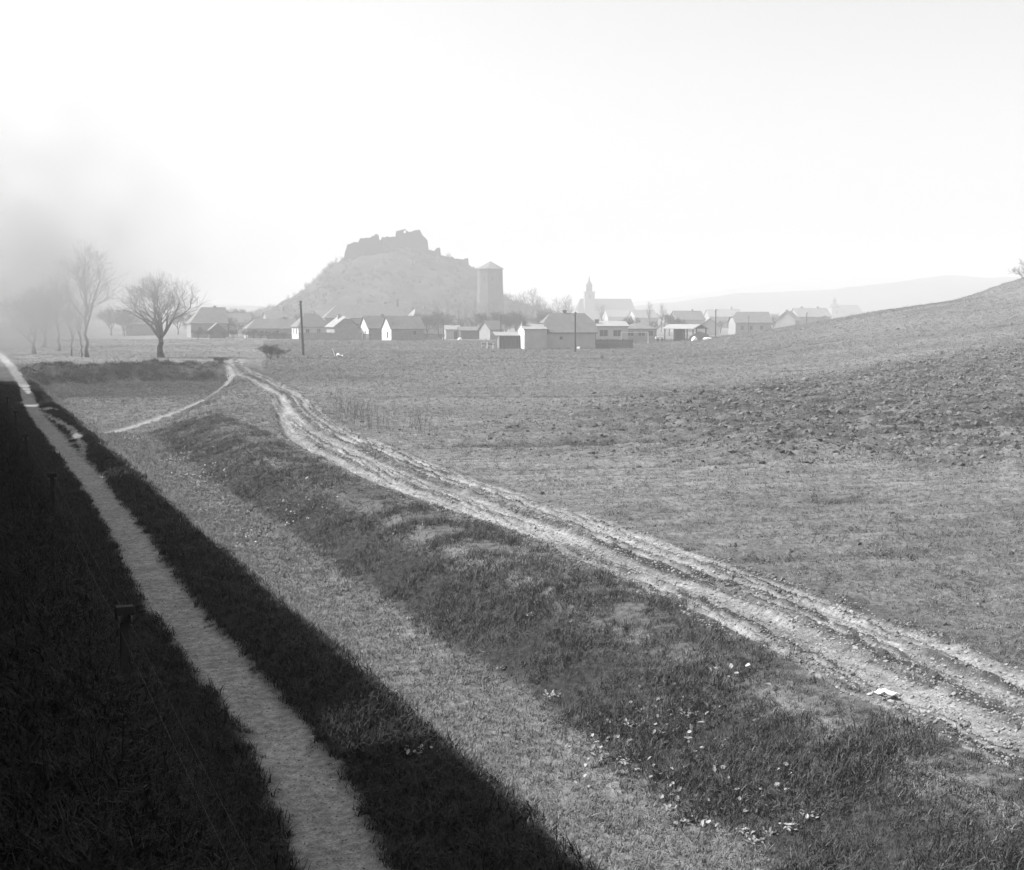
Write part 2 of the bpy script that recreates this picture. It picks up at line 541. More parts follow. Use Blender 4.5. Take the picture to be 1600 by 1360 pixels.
tag(link_mesh('ground', me, None, M['land']), 'fields, bank, rutted dirt road and footpaths beside the railway', 'ground', kind='structure')

# ------------------------------------------------------------------ far hills and the castle mound
def ridge(name, label, d, prof, seed, depth):
    """a long hill: prof gives height along the view's breadth"""
    us = np.linspace(prof[0][0], prof[-1][0], 150)
    hs = np.interp(us, [p[0] for p in prof], [p[1] for p in prof]) * 1.25
    t = np.linspace(-1, 1, 25)
    U, T = np.meshgrid(us, t)
    Hh = np.broadcast_to(hs, U.shape) * (1 - T * T) ** 0.8
    Hh = Hh * (1 + 0.12 * fbm(U / 160.0, T * 3, 4, seed)) - 2.0
    Hh = Hh + np.where(np.abs(T) < 0.4, 2.5, 0) * fbm(U / 12.0, T * 6, 3, seed + 5)
    D = d + T * depth + 0.03 * U
    X, Y = UD(U, D)
    v = np.stack([X.ravel(), Y.ravel(), Hh.ravel()], 1)
    n, mrow = len(us), len(t)
    i = np.arange(n * mrow).reshape(mrow, n)
    f = np.stack([i[:-1, :-1].ravel(), i[:-1, 1:].ravel(), i[1:, 1:].ravel(), i[1:, :-1].ravel()], 1)
    return tag(link_mesh(name, mesh_from(name, v.tolist(), f.tolist()), None, M['far'], True), label, 'hills', kind='structure')
def pxprof(d, pts):
    return [((px - 800) / 1931.0 * d, ZPX(py, d)) for px, py in pts]
ridge('hills', 'pale wooded hills behind the town', 1350, pxprof(1350, [(-300, 486), (100, 482), (380, 481), (700, 488), (930, 486), (1040, 478), (1150, 466), (1290, 461), (1400, 452), (1480, 443), (1560, 446), (1800, 440), (2100, 452)]), 3, 190)
ridge('hills', 'faintest far ridge on the horizon', 2150, pxprof(2150, [(-300, 476), (200, 474), (500, 482), (900, 484), (1050, 470), (1200, 452), (1340, 440), (1420, 444), (1700, 440), (2100, 450)]), 8, 240)

def castle_mound():
    d0 = 605.0
    prof = pxprof(d0, [(380, 498), (425, 492), (446, 478), (472, 464), (501, 446), (521, 424), (540, 409), (570, 398), (640, 388), (672, 396), (700, 409), (735, 421), (748, 428), (758, 440), (770, 460), (800, 474), (840, 485), (900, 496)])
    us = np.linspace(prof[0][0], prof[-1][0], 130)
    ts = np.linspace(-110, 90, 80)
    U, T = np.meshgrid(us, ts)
    hs = np.interp(U, [p[0] for p in prof], [p[1] for p in prof])
    f = np.where(T < 0, np.clip(1 - (np.maximum(-T - 8, 0) / 100.0) ** 1.25, 0, 1), np.clip(1 - (np.maximum(T - 14, 0) / 76.0) ** 1.3, 0, 1))
    z = hs * f + 6.5 * fbm(U / 15.0, T / 15.0, 4, 17, .6) * (f > 0.02) + 1.2 * fbm(U / 4.0, T / 4.0, 3, 19) - 1.0 * (1 - f)
    X, Y = UD(U, d0 + T)
    n, mrow = len(us), len(ts)
    v = np.stack([X.ravel(), Y.ravel(), z.ravel()], 1)
    i = np.arange(n * mrow).reshape(mrow, n)
    ff = np.stack([i[:-1, :-1].ravel(), i[:-1, 1:].ravel(), i[1:, 1:].ravel(), i[1:, :-1].ravel()], 1)
    return tag(link_mesh('hill', mesh_from('hill', v.tolist(), ff.tolist()), None, M['rock'], True), 'steep castle hill above the town', 'hill', kind='structure')
castle_mound()

def jag(pts, rng, step=1.3, amp=0.35):
    out = [pts[0]]
    for (a, b) in zip(pts[:-1], pts[1:]):
        L = math.hypot(b[0]-a[0], b[1]-a[1])
        k = max(1, int(L / step))
        for q in range(1, k):
            t = q / k
            out.append((a[0] + (b[0]-a[0])*t, a[1] + (b[1]-a[1])*t + rng.uniform(-amp, amp)))
        out.append(b)
    return out
def castle():
    d0 = 600.0
    x, y = AT(640, d0)
    r = empty('castle_ruin', (x, y, 30.0), -YAW)
    u0 = (640 - 800) / 1931.0 * d0
    rng = random.Random(4)
    def wall(name, pts, d, th, base=24.0, amp=0.55):
        prof = [((px - 800) / 1931.0 * d - u0, ZPX(py, d) - 30.0) for px, py in pts]
        prof = jag(prof, rng, 1.0, amp)
        b = MB()
        lo = base - 30.0
        xsn = [p[0] for p in prof]
        for (xa, za), (xb, zb) in zip(prof[:-1], prof[1:]):
            if xb - xa < 0.02:
                continue
            b.prism_y([(xa, lo), (xb, lo), (xb, zb), (xa, za)], d - d0, d - d0 + th)
        return b.build(name, M['stone'], r)
    wall('bastion', [(539, 408), (541.5, 395), (545, 384), (552, 382), (562, 381), (566, 374), (582, 373), (584, 370.5), (587, 371), (588, 368), (591, 368), (592, 375), (600, 376.5)], 592, 9)
    wall('curtain_wall', [(597, 378), (599, 372), (611, 373), (622, 373)], 604, 5)
    wall('palace_wall', [(619.5, 373), (621, 363.5), (626, 362.5), (632, 360.8)], 600, 2.2, amp=0.15)
    wall('palace_wall', [(636, 362.0), (641, 365), (650, 362), (657, 361), (661, 369.5), (669, 377.5), (670.5, 392), (680, 394)], 600, 2.2, amp=0.25)
    # the arched opening: a sill and a thin arch over it
    b = MB()
    xl, xr_ = ((632 - 640) / 1931.0 * d0, (636 - 640) / 1931.0 * d0)
    zs = ZPX(366.5, d0) - 30
    b.prism_y([(xl, -6), (xr_, -6), (xr_, zs), (xl, zs)], 0, 2.2)
    b.build('sill', M['stone'], r)
    b = MB()
    ztop = ZPX(360.6, d0) - 30
    n = 8
    for i in range(n):
        a0, a1 = math.pi * i / n, math.pi * (i + 1) / n
        xm = (xl + xr_) / 2
        hw = (xr_ - xl) / 2
        b.prism_y([(xm - hw*math.cos(a0), ztop - 0.9 + 0.6*math.sin(a0)), (xm - hw*math.cos(a1), ztop - 0.9 + 0.6*math.sin(a1)), (xm - hw*math.cos(a1), ztop), (xm - hw*math.cos(a0), ztop)][::1], 0.002, 2.198)
    b.build('arch', M['stone'], r)
    wall('back_wall', [(604, 378), (612, 374), (640, 372), (664, 381), (668, 394)], 613, 2.0)
    wall('turret', [(678, 396), (682, 391), (684, 389), (688, 388.7), (689.5, 402)], 597, 5)
    wall('outer_wall', [(687, 400), (700, 402.5), (715, 405.5), (722, 406.5), (725, 407), (727, 405.3), (732, 405), (733.5, 421), (740, 426), (744, 434)], 594, 2.5, base=14)
    wall('inner_wall', [(552, 388), (575, 386), (598, 390), (625, 392), (660, 394)], 585, 1.5, base=22, amp=0.5)
    tag(r, 'ruined stone castle with broken walls on top of the steep hill', 'castle')
castle()
def round_tower():
    d = 518.0
    x, y = AT(766.5, d)
    r = empty('stone_tower', (x, y, 0), -YAW)
    ze, zt = ZPX(421.5, d), ZPX(409.5, d)
    b = MB().lathe([(6.1, 0), (5.85, 9), (5.5, 19), (5.35, ze - 0.05)], 9, a0=0.35)
    b.build('wall', M['stone'], r)
    b = MB()
    n = 9
    ring = [(6.0 * math.cos(0.35 + 2*math.pi*i/n), 6.0 * math.sin(0.35 + 2*math.pi*i/n), ze) for i in range(n)]
    for i in range(n):
        b.poly([ring[i], ring[(i+1) % n], (0, 0, zt)])
    b.poly(ring[::-1])
    b.build('roof', M['tile'], r)
    for i in (5, 6, 7):
        a = 0.35 + 2*math.pi*(i + 0.5)/n
        w = MB().box(-0.35, 0.35, -0.15, 0.15, ze - 5, ze - 3.4).build('window', M['glass'], r)
        w.location = (5.06 * math.cos(a), 5.06 * math.sin(a), 0)
        w.rotation_euler = (0, 0, a + math.pi/2)
    tag(r, 'stout many-sided stone tower with low pyramid roof at the castle hill foot', 'tower')
round_tower()

# ------------------------------------------------------------------ buildings
def house(name, label, cat, px, d, L, W, wh, rh, rot, ends=('gable', 'gable'), wall='plaster_dull', gable=None, roof='tile', wins=(), chim=(), door=None, oh=0.3, side_wins=(), inset=None, hf=0.55, z=None, group=None):
    """ridge along local x, front long side towards local -y; rot turns the right end away from the viewer"""
    x, y = AT(px, d)
    zz = gz(x, y) if z is None else z
    r = empty(name, (x, y, zz - 0.05), -YAW + R(rot))
    zr = wh + rh
    MB().box(-L/2, L/2, -W/2, W/2, 0, wh).build('wall', M[wall], r)
    sl = rh / (W/2)
    ze = wh - sl * oh
    def endpts(s, kind):
        X = s * L / 2
        if kind == 'gable':
            xe = X + s * oh
            return xe, None, xe
        ins = inset if inset else W/2 * 0.8
        if kind == 'hip':
            return X + s * oh, 0.0, X - s * ins
        return X + s * oh, hf, X - s * ins * (1 - hf)
    (xl, hl, rl), (xr, hr, rr) = endpts(-1, ends[0]), endpts(1, ends[1])
    b = MB()
    for s in (-1, 1):
        ye = s * (W/2 + oh)
        pts = [(xl, ye, ze), (xr, ye, ze)]
        if hr: pts.append((xr, ye * (1 - hr), ze + (zr - ze) * hr))
        pts.append((rr, 0, zr)); pts.append((rl, 0, zr))
        if hl: pts.append((xl, ye * (1 - hl), ze + (zr - ze) * hl))
        b.poly(pts if s < 0 else pts[::-1])
    for s, xe, h, rx in ((-1, xl, hl, rl), (1, xr, hr, rr)):
        if h is None: continue
        yy = (W/2 + oh) * (1 - h); zz2 = ze + (zr - ze) * h
        pts = [(xe, yy, zz2), (xe, -yy, zz2), (rx, 0, zr)]
        b.poly(pts if s < 0 else pts[::-1])
    ro = b.build('roof', M[roof], r)
    # weld and thicken
    bm = bmesh.new(); bm.from_mesh(ro.data); bmesh.ops.remove_doubles(bm, verts=bm.verts, dist=0.001); bmesh.ops.recalc_face_normals(bm, faces=bm.faces); bm.to_mesh(ro.data); bm.free()
    md = ro.modifiers.new('solid', 'SOLIDIFY'); md.thickness = 0.14; md.offset = 1
    gm_ = M[gable or wall]
    for s, kind in ((-1, ends[0]), (1, ends[1])):
        if kind == 'hip': continue
        hh = 1.0 if kind == 'gable' else hf
        k = 0.94
        prof = [(-W/2 + 0.02, wh - 0.03), (W/2 - 0.02, wh - 0.03), ((W/2) * (1 - hh * k), wh + rh * hh * k), (-(W/2) * (1 - hh * k), wh + rh * hh * k)]
        xa, xb = (-L/2 - 0.01, -L/2 + 0.3) if s < 0 else (L/2 - 0.3, L/2 + 0.01)
        MB().prism_x(prof, xa, xb).build('gable', gm_, r)
    if gable and gable != wall:
        MB().box(-L/2 - 0.012, -L/2 - 0.004, -W/2, W/2, 0.1, wh - 0.01).build('end_wall', gm_, r)
    def window(xc, zc, w, h, side='f'):
        if side == 'f':
            f = MB().box(xc - w/2 - .06, xc + w/2 + .06, -W/2 - .04, -W/2 + .02, zc - h/2 - .06, zc + h/2 + .06).build('window', M['plaster'], r)
            MB().box(xc - w/2, xc - .02, -W/2 - .055, -W/2 - .0, zc - h/2, zc + h/2).build('pane', M['glass'], f)
            MB().box(xc + .02, xc + w/2, -W/2 - .055, -W/2 - .0, zc - h/2, zc + h/2).build('pane', M['glass'], f)
        else:
            f = MB().box(-L/2 - .05, -L/2 + .02, xc - w/2 - .06, xc + w/2 + .06, zc - h/2 - .06, zc + h/2 + .06).build('window', M['plaster'], r)
            MB().box(-L/2 - .07, -L/2, xc - w/2, xc + w/2, zc - h/2, zc + h/2).build('pane', M['glass'], f)
    for wv in wins: window(*wv)
    for wv in side_wins: window(*wv, 'l')
    if door:
        MB().box(door[0] - door[1]/2, door[0] + door[1]/2, -W/2 - .05, -W/2 + .02, 0, door[2]).build('door', M['board'], r)
    for cx, cyy, ch in chim:
        base = zr - abs(cyy) * sl - 0.4
        c = MB().box(cx - .3, cx + .3, cyy - .3, cyy + .3, base, zr + ch).box(cx - .36, cx + .36, cyy - .36, cyy + .36, zr + ch - .12, zr + ch).build('chimney', M['brick'], ro)
    tag(r, label, cat, group)
    return r

# the house by the field, with its low wing, and the shed beside it
house('farm_house', 'plain house with half-hipped tiled roof and white gable top beside the field', 'house', 886, 194, 7.6, 6.2, 2.75, 2.7, 9, ('half', 'half'), 'plaster', 'white', 'tile', wins=((-1.6, 1.75, .45, .45),), chim=((-.4, .35, .6),), hf=.5, inset=2.2)
house('house_wing', 'low windowless wing with lean roof against the half-hipped house', 'house', 832, 192.2, 3.5, 5.5, 3.05, .7, 9, ('gable', 'gable'), 'plaster', 'white', 'tile_pale', chim=((-1.5, -.6, .55),), oh=.1)
def shed():
    d = 194.0
    x, y = AT(795.5, d)
    r = empty('wooden_shed', (x, y, gz(x, y) - .03), -YAW + R(9))
    b = MB()
    for i in range(13):
        x0 = -1.7 + i * 0.275
        MB().box(x0, x0 + 0.255, -1.3, -1.26, 0, 2.0 + 0.02 * (i % 3)).build('board', M['board'], r)
    MB().box(-1.7, 1.85, 1.2, 1.3, 0, 2.2).build('back_wall', M['board'], r)
    MB().box(-1.98, -1.72, -1.3, -1.1, 0, 2.05).build('corner_post', M['white'], r)
    MB().box(1.75, 1.87, -1.2, 1.2, 0, 2.1).build('end_wall', M['board'], r)
    MB().prism_x([(-1.6, 2.02), (1.6, 2.55), (1.6, 2.65), (-1.6, 2.12)], -2.35, 1.95).build('roof', M['tile_pale'], r)
    tag(r, 'low board shed with pale sloping roof and white corner post', 'shed')
shed()
def junk(px, d, k):
    x, y = AT(px, d)
    r = empty('trestle', (x, y, gz(x, y)), -YAW + .3 * k)
    MB().box(-.55, -.45, -.05, .05, 0, 1.1).build('post', M['white'], r)
    MB().box(.4, .5, -.05, .05, 0, .9).build('post', M['white'], r)
    MB().box(-.5, .45, -.03, .03, .7, .85).build('rail', M['board'], r)
    MB().tube((-.4, 0, 0), (.35, 0, .8), .04, .04, 5).build('brace', M['board'], r)
    return r
tag(junk(757, 194.5, 0), 'small white post frame on the grass left of the board shed', 'trestle')
tag(junk(766, 192.0, 1), 'crooked pale trestle leaning beside the board shed corner', 'trestle')

# houses further back
house('gabled_house', 'small house with bright white steep gable next to the walled yard', 'house', 590, 268, 6.0, 5.2, 2.7, 2.4, 28, wall='brick', gable='white', roof='tile', side_wins=((-.7, 1.3, .55, 1.3),), chim=((1.2, .2, .5),))
house('gabled_house', 'small house with bright white steep gable next to the plank fence', 'house', 630, 262, 7.4, 5.2, 2.7, 2.4, 28, wall='brick', gable='white', roof='tile', side_wins=((-.7, 1.3, .55, 1.3),), wins=((1.6, 1.7, .7, .9),), chim=())
house('brick_house', 'blank brick gable house behind the long yard wall', 'house', 536, 270, 6.5, 5.4, 2.9, 2.1, 114, ('half', 'gable'), wall='brick', gable='brick', roof='tile_pale', wins=(), chim=((.5, .6, .6),), hf=.75)
house('hip_house', 'hipped house with sunlit white end wall behind the tall leaning pole', 'house', 487, 284, 7.4, 5.6, 2.9, 2.7, 25, ('hip', 'hip'), wall='plaster', gable='white', roof='tile', wins=((-1.6, 1.7, .8, 1.0), (1.0, 1.7, .8, 1.0)), side_wins=((-1.3, 1.7, .7, 1.1), (1.0, 1.7, .7, 1.1)))
house('long_building', 'long building with tall dark tiled roof behind the gabled houses', 'building', 573, 332, 22.5, 9.5, 4.9, 3.6, 13, ('hip', 'hip'), wall='plaster_dull', gable='plaster', roof='tile', wins=tuple((-9 + 3*i, 2.6, 1.0, 1.5) for i in range(7)), chim=((5.2, .4, .5), (8.6, 1.5, 1.3)))
house('cottage', 'long low cottage with dark roof and sunlit hip behind bushes', 'house', 424, 292, 11.5, 6, 2.4, 2.1, 20, ('hip', 'gable'), wall='plaster_dull', gable='plaster', roof='tile', wins=((-2.5, 1.4, .8, .9), (1.0, 1.4, .8, .9)), chim=((3.2, .2, .5),))
house('farm_house', 'tall roofed house partly behind the lone bare tree', 'house', 325, 302, 8.6, 8, 3.6, 3.6, 22, ('hip', 'gable'), wall='brick', gable='brick', roof='tile', wins=((-2.2, 2, .8, 1.1), (.6, 2, .8, 1.1)), chim=((2, .3, .5),))
house('outbuilding', 'small gabled outbuilding in front of the tall roofed house', 'outbuilding', 340, 290, 3.6, 3.4, 2.0, 1.5, 110, wall='board', gable='board', roof='tile')
house('cottage', 'small far cottage with two chimneys left of the dark cottage roof', 'house', 368, 366, 9, 6, 3.4, 2.6, 16, ('hip', 'gable'), wall='plaster', roof='tile', chim=((-2, .3, .8), (2, .3, .8)), wins=((-2, 2, .8, 1.1), (1.5, 2, .8, 1.1)))
house('cottage', 'far cottage showing over the dark cottage roof near the tall pole', 'house', 436, 360, 8, 6, 3.6, 3.0, 30, ('gable', 'gable'), wall='plaster_dull', gable='plaster_dull', roof='tile_pale', chim=((1.6, .3, .8),))
house('cottage', 'pale roofed far cottage between the long building and the hip roof', 'house', 512, 372, 7, 6, 4.2, 2.6, 30, wall='plaster_dull', roof='tile_pale')
house('cottage', 'far cottage right of the long building with dormer', 'house', 655, 352, 7, 6, 3.9, 3.4, 35, ('hip', 'gable'), wall='plaster_dull', gable='plaster_dull', roof='tile_pale', chim=((2, .3, .6),))
house('cottage', 'second far cottage under the castle hill with dark roof', 'house', 672, 372, 8, 6, 3.4, 3.0, 60, wall='plaster_dull', gable='plaster', roof='tile')
house('garden_house', 'small flat fronted garden house with a door', 'house', 706, 282, 3.2, 4, 2.2, .8, 12, wall='plaster', gable='plaster_dull', roof='tile_pale', door=(.6, .8, 1.8), chim=((0, .2, .4),))
house('outbuilding', 'long dark board outbuilding right of the garden house', 'outbuilding', 737, 280, 5.6, 4, 2.0, .7, 10, wall='board', gable='board', roof='tile')
house('cottage', 'low grey cottage with gable end behind the board shed', 'house', 768, 272, 3.6, 4.2, 2.4, 1.7, 35, wall='plaster_dull', gable='plaster_dull', roof='tile')
house('flat_house', 'pale house with gently sloping roof and two broad dark windows', 'house', 950, 228, 6.0, 7, 3.2, .8, 6, wall='plaster', gable='white', roof='metal_roof', wins=((-1.5, 2.0, 1.45, 1.1), (1.0, 2.0, 1.45, 1.1)), oh=.2, chim=((-2.4, -1.5, .5),))
house('low_house', 'low long house with shallow roof behind the goal', 'house', 996, 246, 6.4, 6, 2.6, .9, 4, ('hip', 'hip'), wall='plaster_dull', roof='tile', wins=((-2, 1.7, 1.3, .9), (.2, 1.7, 1.3, .9), (2, 1.7, .9, .9)))
house('farm_house', 'house with dark half-hipped roof and three windows right of the thin field pole', 'house', 1170, 330, 9.6, 7, 3.3, 2.6, 5, ('half', 'gable'), wall='plaster_dull', gable='plaster_dull', roof='tile', wins=((-3, 1.8, .8, 1.1), (-.6, 1.8, .8, 1.1), (2.2, 1.8, .8, 1.1)))
house('farm_house', 'pale gabled house half hidden by the ploughed slope', 'house', 1230, 378, 5.5, 6, 4.0, 2.6, 60, wall='plaster_dull', gable='plaster_dull', roof='tile_pale', chim=((-1, .2, .6),))
house('farm_house', 'pale long roofed house beyond the ploughed slope below the small church', 'house', 1263, 430, 12, 8, 5.0, 2.8, 12, wall='plaster_dull', gable='plaster_dull', roof='tile_pale', chim=((-3, .2, .6), (3, .2, .6)))
house('cottage', 'pale gable cottage just over the brow of the ploughed slope', 'house', 1287, 384, 5, 5, 4.0, 1.4, 75, wall='plaster_dull', gable='plaster_dull', roof='tile_pale')
house('cottage', 'grey roofed far cottage above the open barn', 'house', 1072, 420, 10, 7, 4.2, 2.8, 18, wall='plaster_dull', roof='tile', chim=((2, .2, .6),))
house('cottage', 'small peaked far cottage between the open barn and the thin field pole', 'house', 1108, 330, 4.5, 5, 2.4, 2.0, 80, wall='plaster', roof='tile')
house('cottage', 'faint long roof far behind the open barn', 'house', 1128, 560, 15, 9, 5.2, 3.2, 8, wall='plaster_dull', roof='tile_pale', chim=((4, .2, 1.2),))
house('cottage', 'faint cottage far left of the bare poplars', 'house', 1003, 520, 10, 8, 4.6, 3, 20, wall='plaster_dull', gable='plaster', roof='tile_pale')
house('cottage', 'faint cottage left of the lone bare tree', 'house', 222, 340, 9, 7, 3.2, 3.2, 25, ('hip', 'gable'), wall='plaster_dull', roof='tile')
house('cottage', 'faint roof beyond the goal near the big church', 'house', 965, 640, 14, 9, 5.0, 3.4, 15, wall='plaster', gable='plaster', roof='tile_pale')

# ------------------------------------------------------------------ churches
def church(name, label, px, d, L, W, wh, rh, tower_x, tw, tz, rot, kind):
    x, y = AT(px, d)
    r = empty(name, (x, y, -.1), -YAW + R(rot))
    MB().box(-L/2, L/2, -W/2, W/2, 0, wh).build('nave_wall', M['brick'], r)
    b = MB()
    il, ir = 2.5, 1.2
    b.poly([(-L/2-.4, -W/2-.4, wh), (L/2+.4, -W/2-.4, wh), (L/2-ir, 0, wh+rh), (-L/2+il, 0, wh+rh)])
    b.poly([(L/2+.4, W/2+.4, wh), (-L/2-.4, W/2+.4, wh), (-L/2+il, 0, wh+rh), (L/2-ir, 0, wh+rh)])
    b.poly([(-L/2-.4, W/2+.4, wh), (-L/2-.4, -W/2-.4, wh), (-L/2+il, 0, wh+rh)])
    b.poly([(L/2+.4, -W/2-.4, wh), (L/2+.4, W/2+.4, wh), (L/2-ir, 0, wh+rh)])
    b.build('nave_roof', M['slate'], r, solid=.2)
    for i in range(int(L // 6)):
        xc = -L/2 + 4 + i * 6
        if abs(xc - tower_x) > tw:
            MB().box(xc - .7, xc + .7, -W/2 - .06, -W/2 + .05, wh * .35, wh * .85).build('window', M['glass'], r)
    ty = -W/2 + tw/2 - 1.5
    MB().box(tower_x - tw/2, tower_x + tw/2, ty - tw/2, ty + tw/2, 0, tz).build('tower', M['brick'], r)
    MB().box(tower_x - tw/2 - .5, tower_x + tw/2 + .5, ty - tw/2 - .5, ty + tw/2 + .5, tz, tz + .6).build('cornice', M['plaster_dull'], r)
    MB().box(tower_x - .8, tower_x + .8, ty - tw/2 - .06, ty - tw/2 + .05, tz - 4.2, tz - 1.6).build('belfry_window', M['glass'], r)
    s = tw / 2
    if kind == 'onion':
        prof = [(s * .62, tz + .6), (s * .60, tz + 3.8), (s * .70, tz + 4.2), (s * .62, tz + 5.6), (s * .34, tz + 7.2), (s * .2, tz + 8.0), (s * .16, tz + 9.2), (s * .07, tz + 10.4), (.04, tz + 12.6)]
    else:
        prof = [(s * 1.0, tz + .6), (s * .95, tz + 1.8), (s * .6, tz + 3.6), (s * .32, tz + 4.6), (s * .3, tz + 6.2), (s * .38, tz + 6.4), (s * .26, tz + 7.6), (s * .08, tz + 8.4), (.05, tz + 10.4)]
    MB().lathe(prof, 12, tower_x, ty).build('spire', M['slate'], r, smooth=True)
    tag(r, label, 'church')
church('church', 'large hazy church with long roof and slender onion-topped tower', 944, 880, 40, 17, 9.5, 8.2, -12.0, 7.0, 22.0, 4, 'onion')
church('church', 'small hazy church with bulging spire beyond the ploughed slope', 1316, 1010, 26, 14, 8.5, 6.0, -10.5, 8.5, 11.5, 12, 'baroque')

# ------------------------------------------------------------------ fences, walls, barn, goal
def plank_fence(label, px, d, L, h, mat, rot, wpl=.14, seed=0):
    x, y = AT(px, d)
    r = empty('plank_fence', (x, y, gz(x, y) - .03), -YAW + R(rot))
    rng = random.Random(seed)
    n = int(L / (wpl + .025))
    protos = [mesh_from('plank', *(lambda q: (q.v, q.f))(MB().box(-wpl/2, wpl/2, -.012, .012, 0, h * s))) for s in (.96, 1.0, 1.04)]
    for p in protos: p.materials.append(M[mat])
    for i in range(n):
        o = link_mesh('plank', protos[rng.randrange(3)], r)
        o.location = (-L/2 + i * L / n, 0, 0)
    for k in range(int(L / 2.4) + 1):
        MB().box(-L/2 + k * 2.4 - .06, -L/2 + k * 2.4 + .06, .03, .15, 0, h * 1.02).build('post', M[mat], r)
    for zc in (.3, .8):
        MB().box(-L/2, L/2, .013, .05, h * zc, h * zc + .08).build('rail', M[mat], r)
    tag(r, label, 'fence')
plank_fence('dark plank fence right of the half-hipped house', 957, 195, 6.6, 1.45, 'board', 2, seed=1)
plank_fence('pale plank fence beside the white gabled house', 641, 263, 5.2, 1.35, 'board_pale', 4, seed=2)
plank_fence('dark board fence left of the garden house', 677, 272, 4.2, 1.4, 'board', 3, seed=3)
plank_fence('dark board gate end of the yard wall by the first white gable', 575, 259, 1.9, 1.5, 'board', 3, seed=4)
plank_fence('low grey fence in front of the dark cottage', 438, 281, 5.6, 1.2, 'board', 8, seed=5)
def yard_wall():
    d = 262.0
    x, y = AT(517, d)
    r = empty('yard_wall', (x, y, gz(x, y) - .05), -YAW + R(4))
    MB().box(-6.6, 6.6, -.15, .15, 0, 1.55).build('wall', M['brick'], r)
    MB().box(-6.65, 6.65, -.2, .2, 1.55, 1.65).build('coping', M['brick'], r)
    tag(r, 'long brick yard wall in front of the blank brick gable', 'wall')
yard_wall()
def goal():
    d = 224.0
    x, y = AT(991, d)
    r = empty('football_goal', (x, y, gz(x, y)), -YAW + R(3))
    for s in (-2.45, 2.45):
        MB().box(s - .06, s + .06, -.06, .06, 0, 2.06).build('goal_post', M['white'], r)
        MB().tube((s, .1, 2.0), (s, 1.2, 0.02), .025, .025, 5).build('stay', M['iron'], r)
    MB().box(-2.51, 2.51, -.062, .062, 2.0, 2.12).build('crossbar', M['white'], r)
    tag(r, 'white painted football goal frame on the grass', 'goal')
goal()
def barn():
    d = 232.0
    x, y = AT(1070, d)
    r = empty('open_barn', (x, y, gz(x, y) - .03), -YAW + R(28))
    L, W = 6.4, 5.2
    # ridge runs away to the left: front gable towards the viewer's right
    for xx in (-3.0, -1.0, 1.0, 3.0):
        for yy in (-2.4, 2.4):
            MB().box(xx - .08, xx + .08, yy - .08, yy + .08, 0, 2.45).build('post', M['pole'], r)
    b = MB()
    b.poly([(-3.5, -2.8, 2.35), (3.3, -2.8, 2.35), (3.3, 0, 3.15), (-3.5, 0, 3.15)])
    b.poly([(3.3, 2.8, 2.35), (-3.5, 2.8, 2.35), (-3.5, 0, 3.15), (3.3, 0, 3.15)])
    ro = b.build('roof', M['metal_roof'], r, solid=.08)
    MB().prism_x([(-2.4, 2.5), (2.4, 2.5), (0, 3.08)], 3.0, 3.06).build('gable', M['board'], r)
    MB().box(-3.0, -1.4, 2.2, 2.3, 0, 2.4).build('partition', M['board'], r)
    MB().box(-1.4, -1.3, -1.5, 2.2, 0, 2.3).build('partition', M['board'], r)
    r.rotation_euler = (0, 0, -YAW + R(-38))
    tag(r, 'open sided barn with pale sheet roof on posts', 'barn')
barn()
def lump(name, label, cat, px, d, sx, sy, sz, mat, seed):
    x, y = AT(px, d)
    bm = bmesh.new()
    bmesh.ops.create_icosphere(bm, subdivisions=3, radius=1)
    rng = random.Random(seed)
    off = rng.uniform(0, 50)
    for v in bm.verts:
        n = float(fbm(np.array([v.co.x * 2.2 + off]), np.array([v.co.y * 2.2 + v.co.z * 1.7]), 3, seed)[0])
        v.co *= 1 + .5 * n
        v.co.x *= sx; v.co.y *= sy; v.co.z = max(v.co.z, -.15) * sz
    me = bpy.data.meshes.new(name); bm.to_mesh(me); bm.free()
    o = link_mesh(name, me, None, M[mat])
    o.location = (x, y, gz(x, y) + .05)
    return tag(o, label, cat)
lump('hay_heap', 'dark rough heap under the open barn edge', 'heap', 1092, 229, 2.1, 1.2, 1.45, 'hay', 3)
lump('sack_pile', 'rounded white sack pile before the dark heap', 'sacks', 1084, 226, .6, .5, .72, 'paper', 5)
lump('lime_heap', 'long flat white heap beside the thin field pole', 'heap', 1105, 225, 1.0, .6, .32, 'paper', 6)
def cart():
    d = 238.0
    x, y = AT(1030, d)
    r = empty('hand_cart', (x, y, gz(x, y)), -YAW)
    MB().box(-.8, .8, -.45, .45, .55, .95).build('box', M['white'], r)
    for s in (-.4, .4):
        w = MB().lathe([(.3, -.04), (.32, 0), (.3, .04)], 14).build('wheel', M['iron'], r)
        w.rotation_euler = (math.pi/2, 0, 0); w.location = (s, -.5, .32)
    MB().tube((.8, 0, .7), (1.4, 0, .35), .03, .03, 5).build('shaft', M['board'], r)
    tag(r, 'low white sided cart between the goal and the open barn', 'cart')
cart()
lump('white_block', 'small white stone block on the grass before the dark outbuilding', 'stone', 719, 268, .5, .35, .55, 'paper', 9)
lump('white_block', 'small white stone by the foot of the pole at the half-hipped house', 'stone', 904, 190, .28, .25, .4, 'paper', 10)

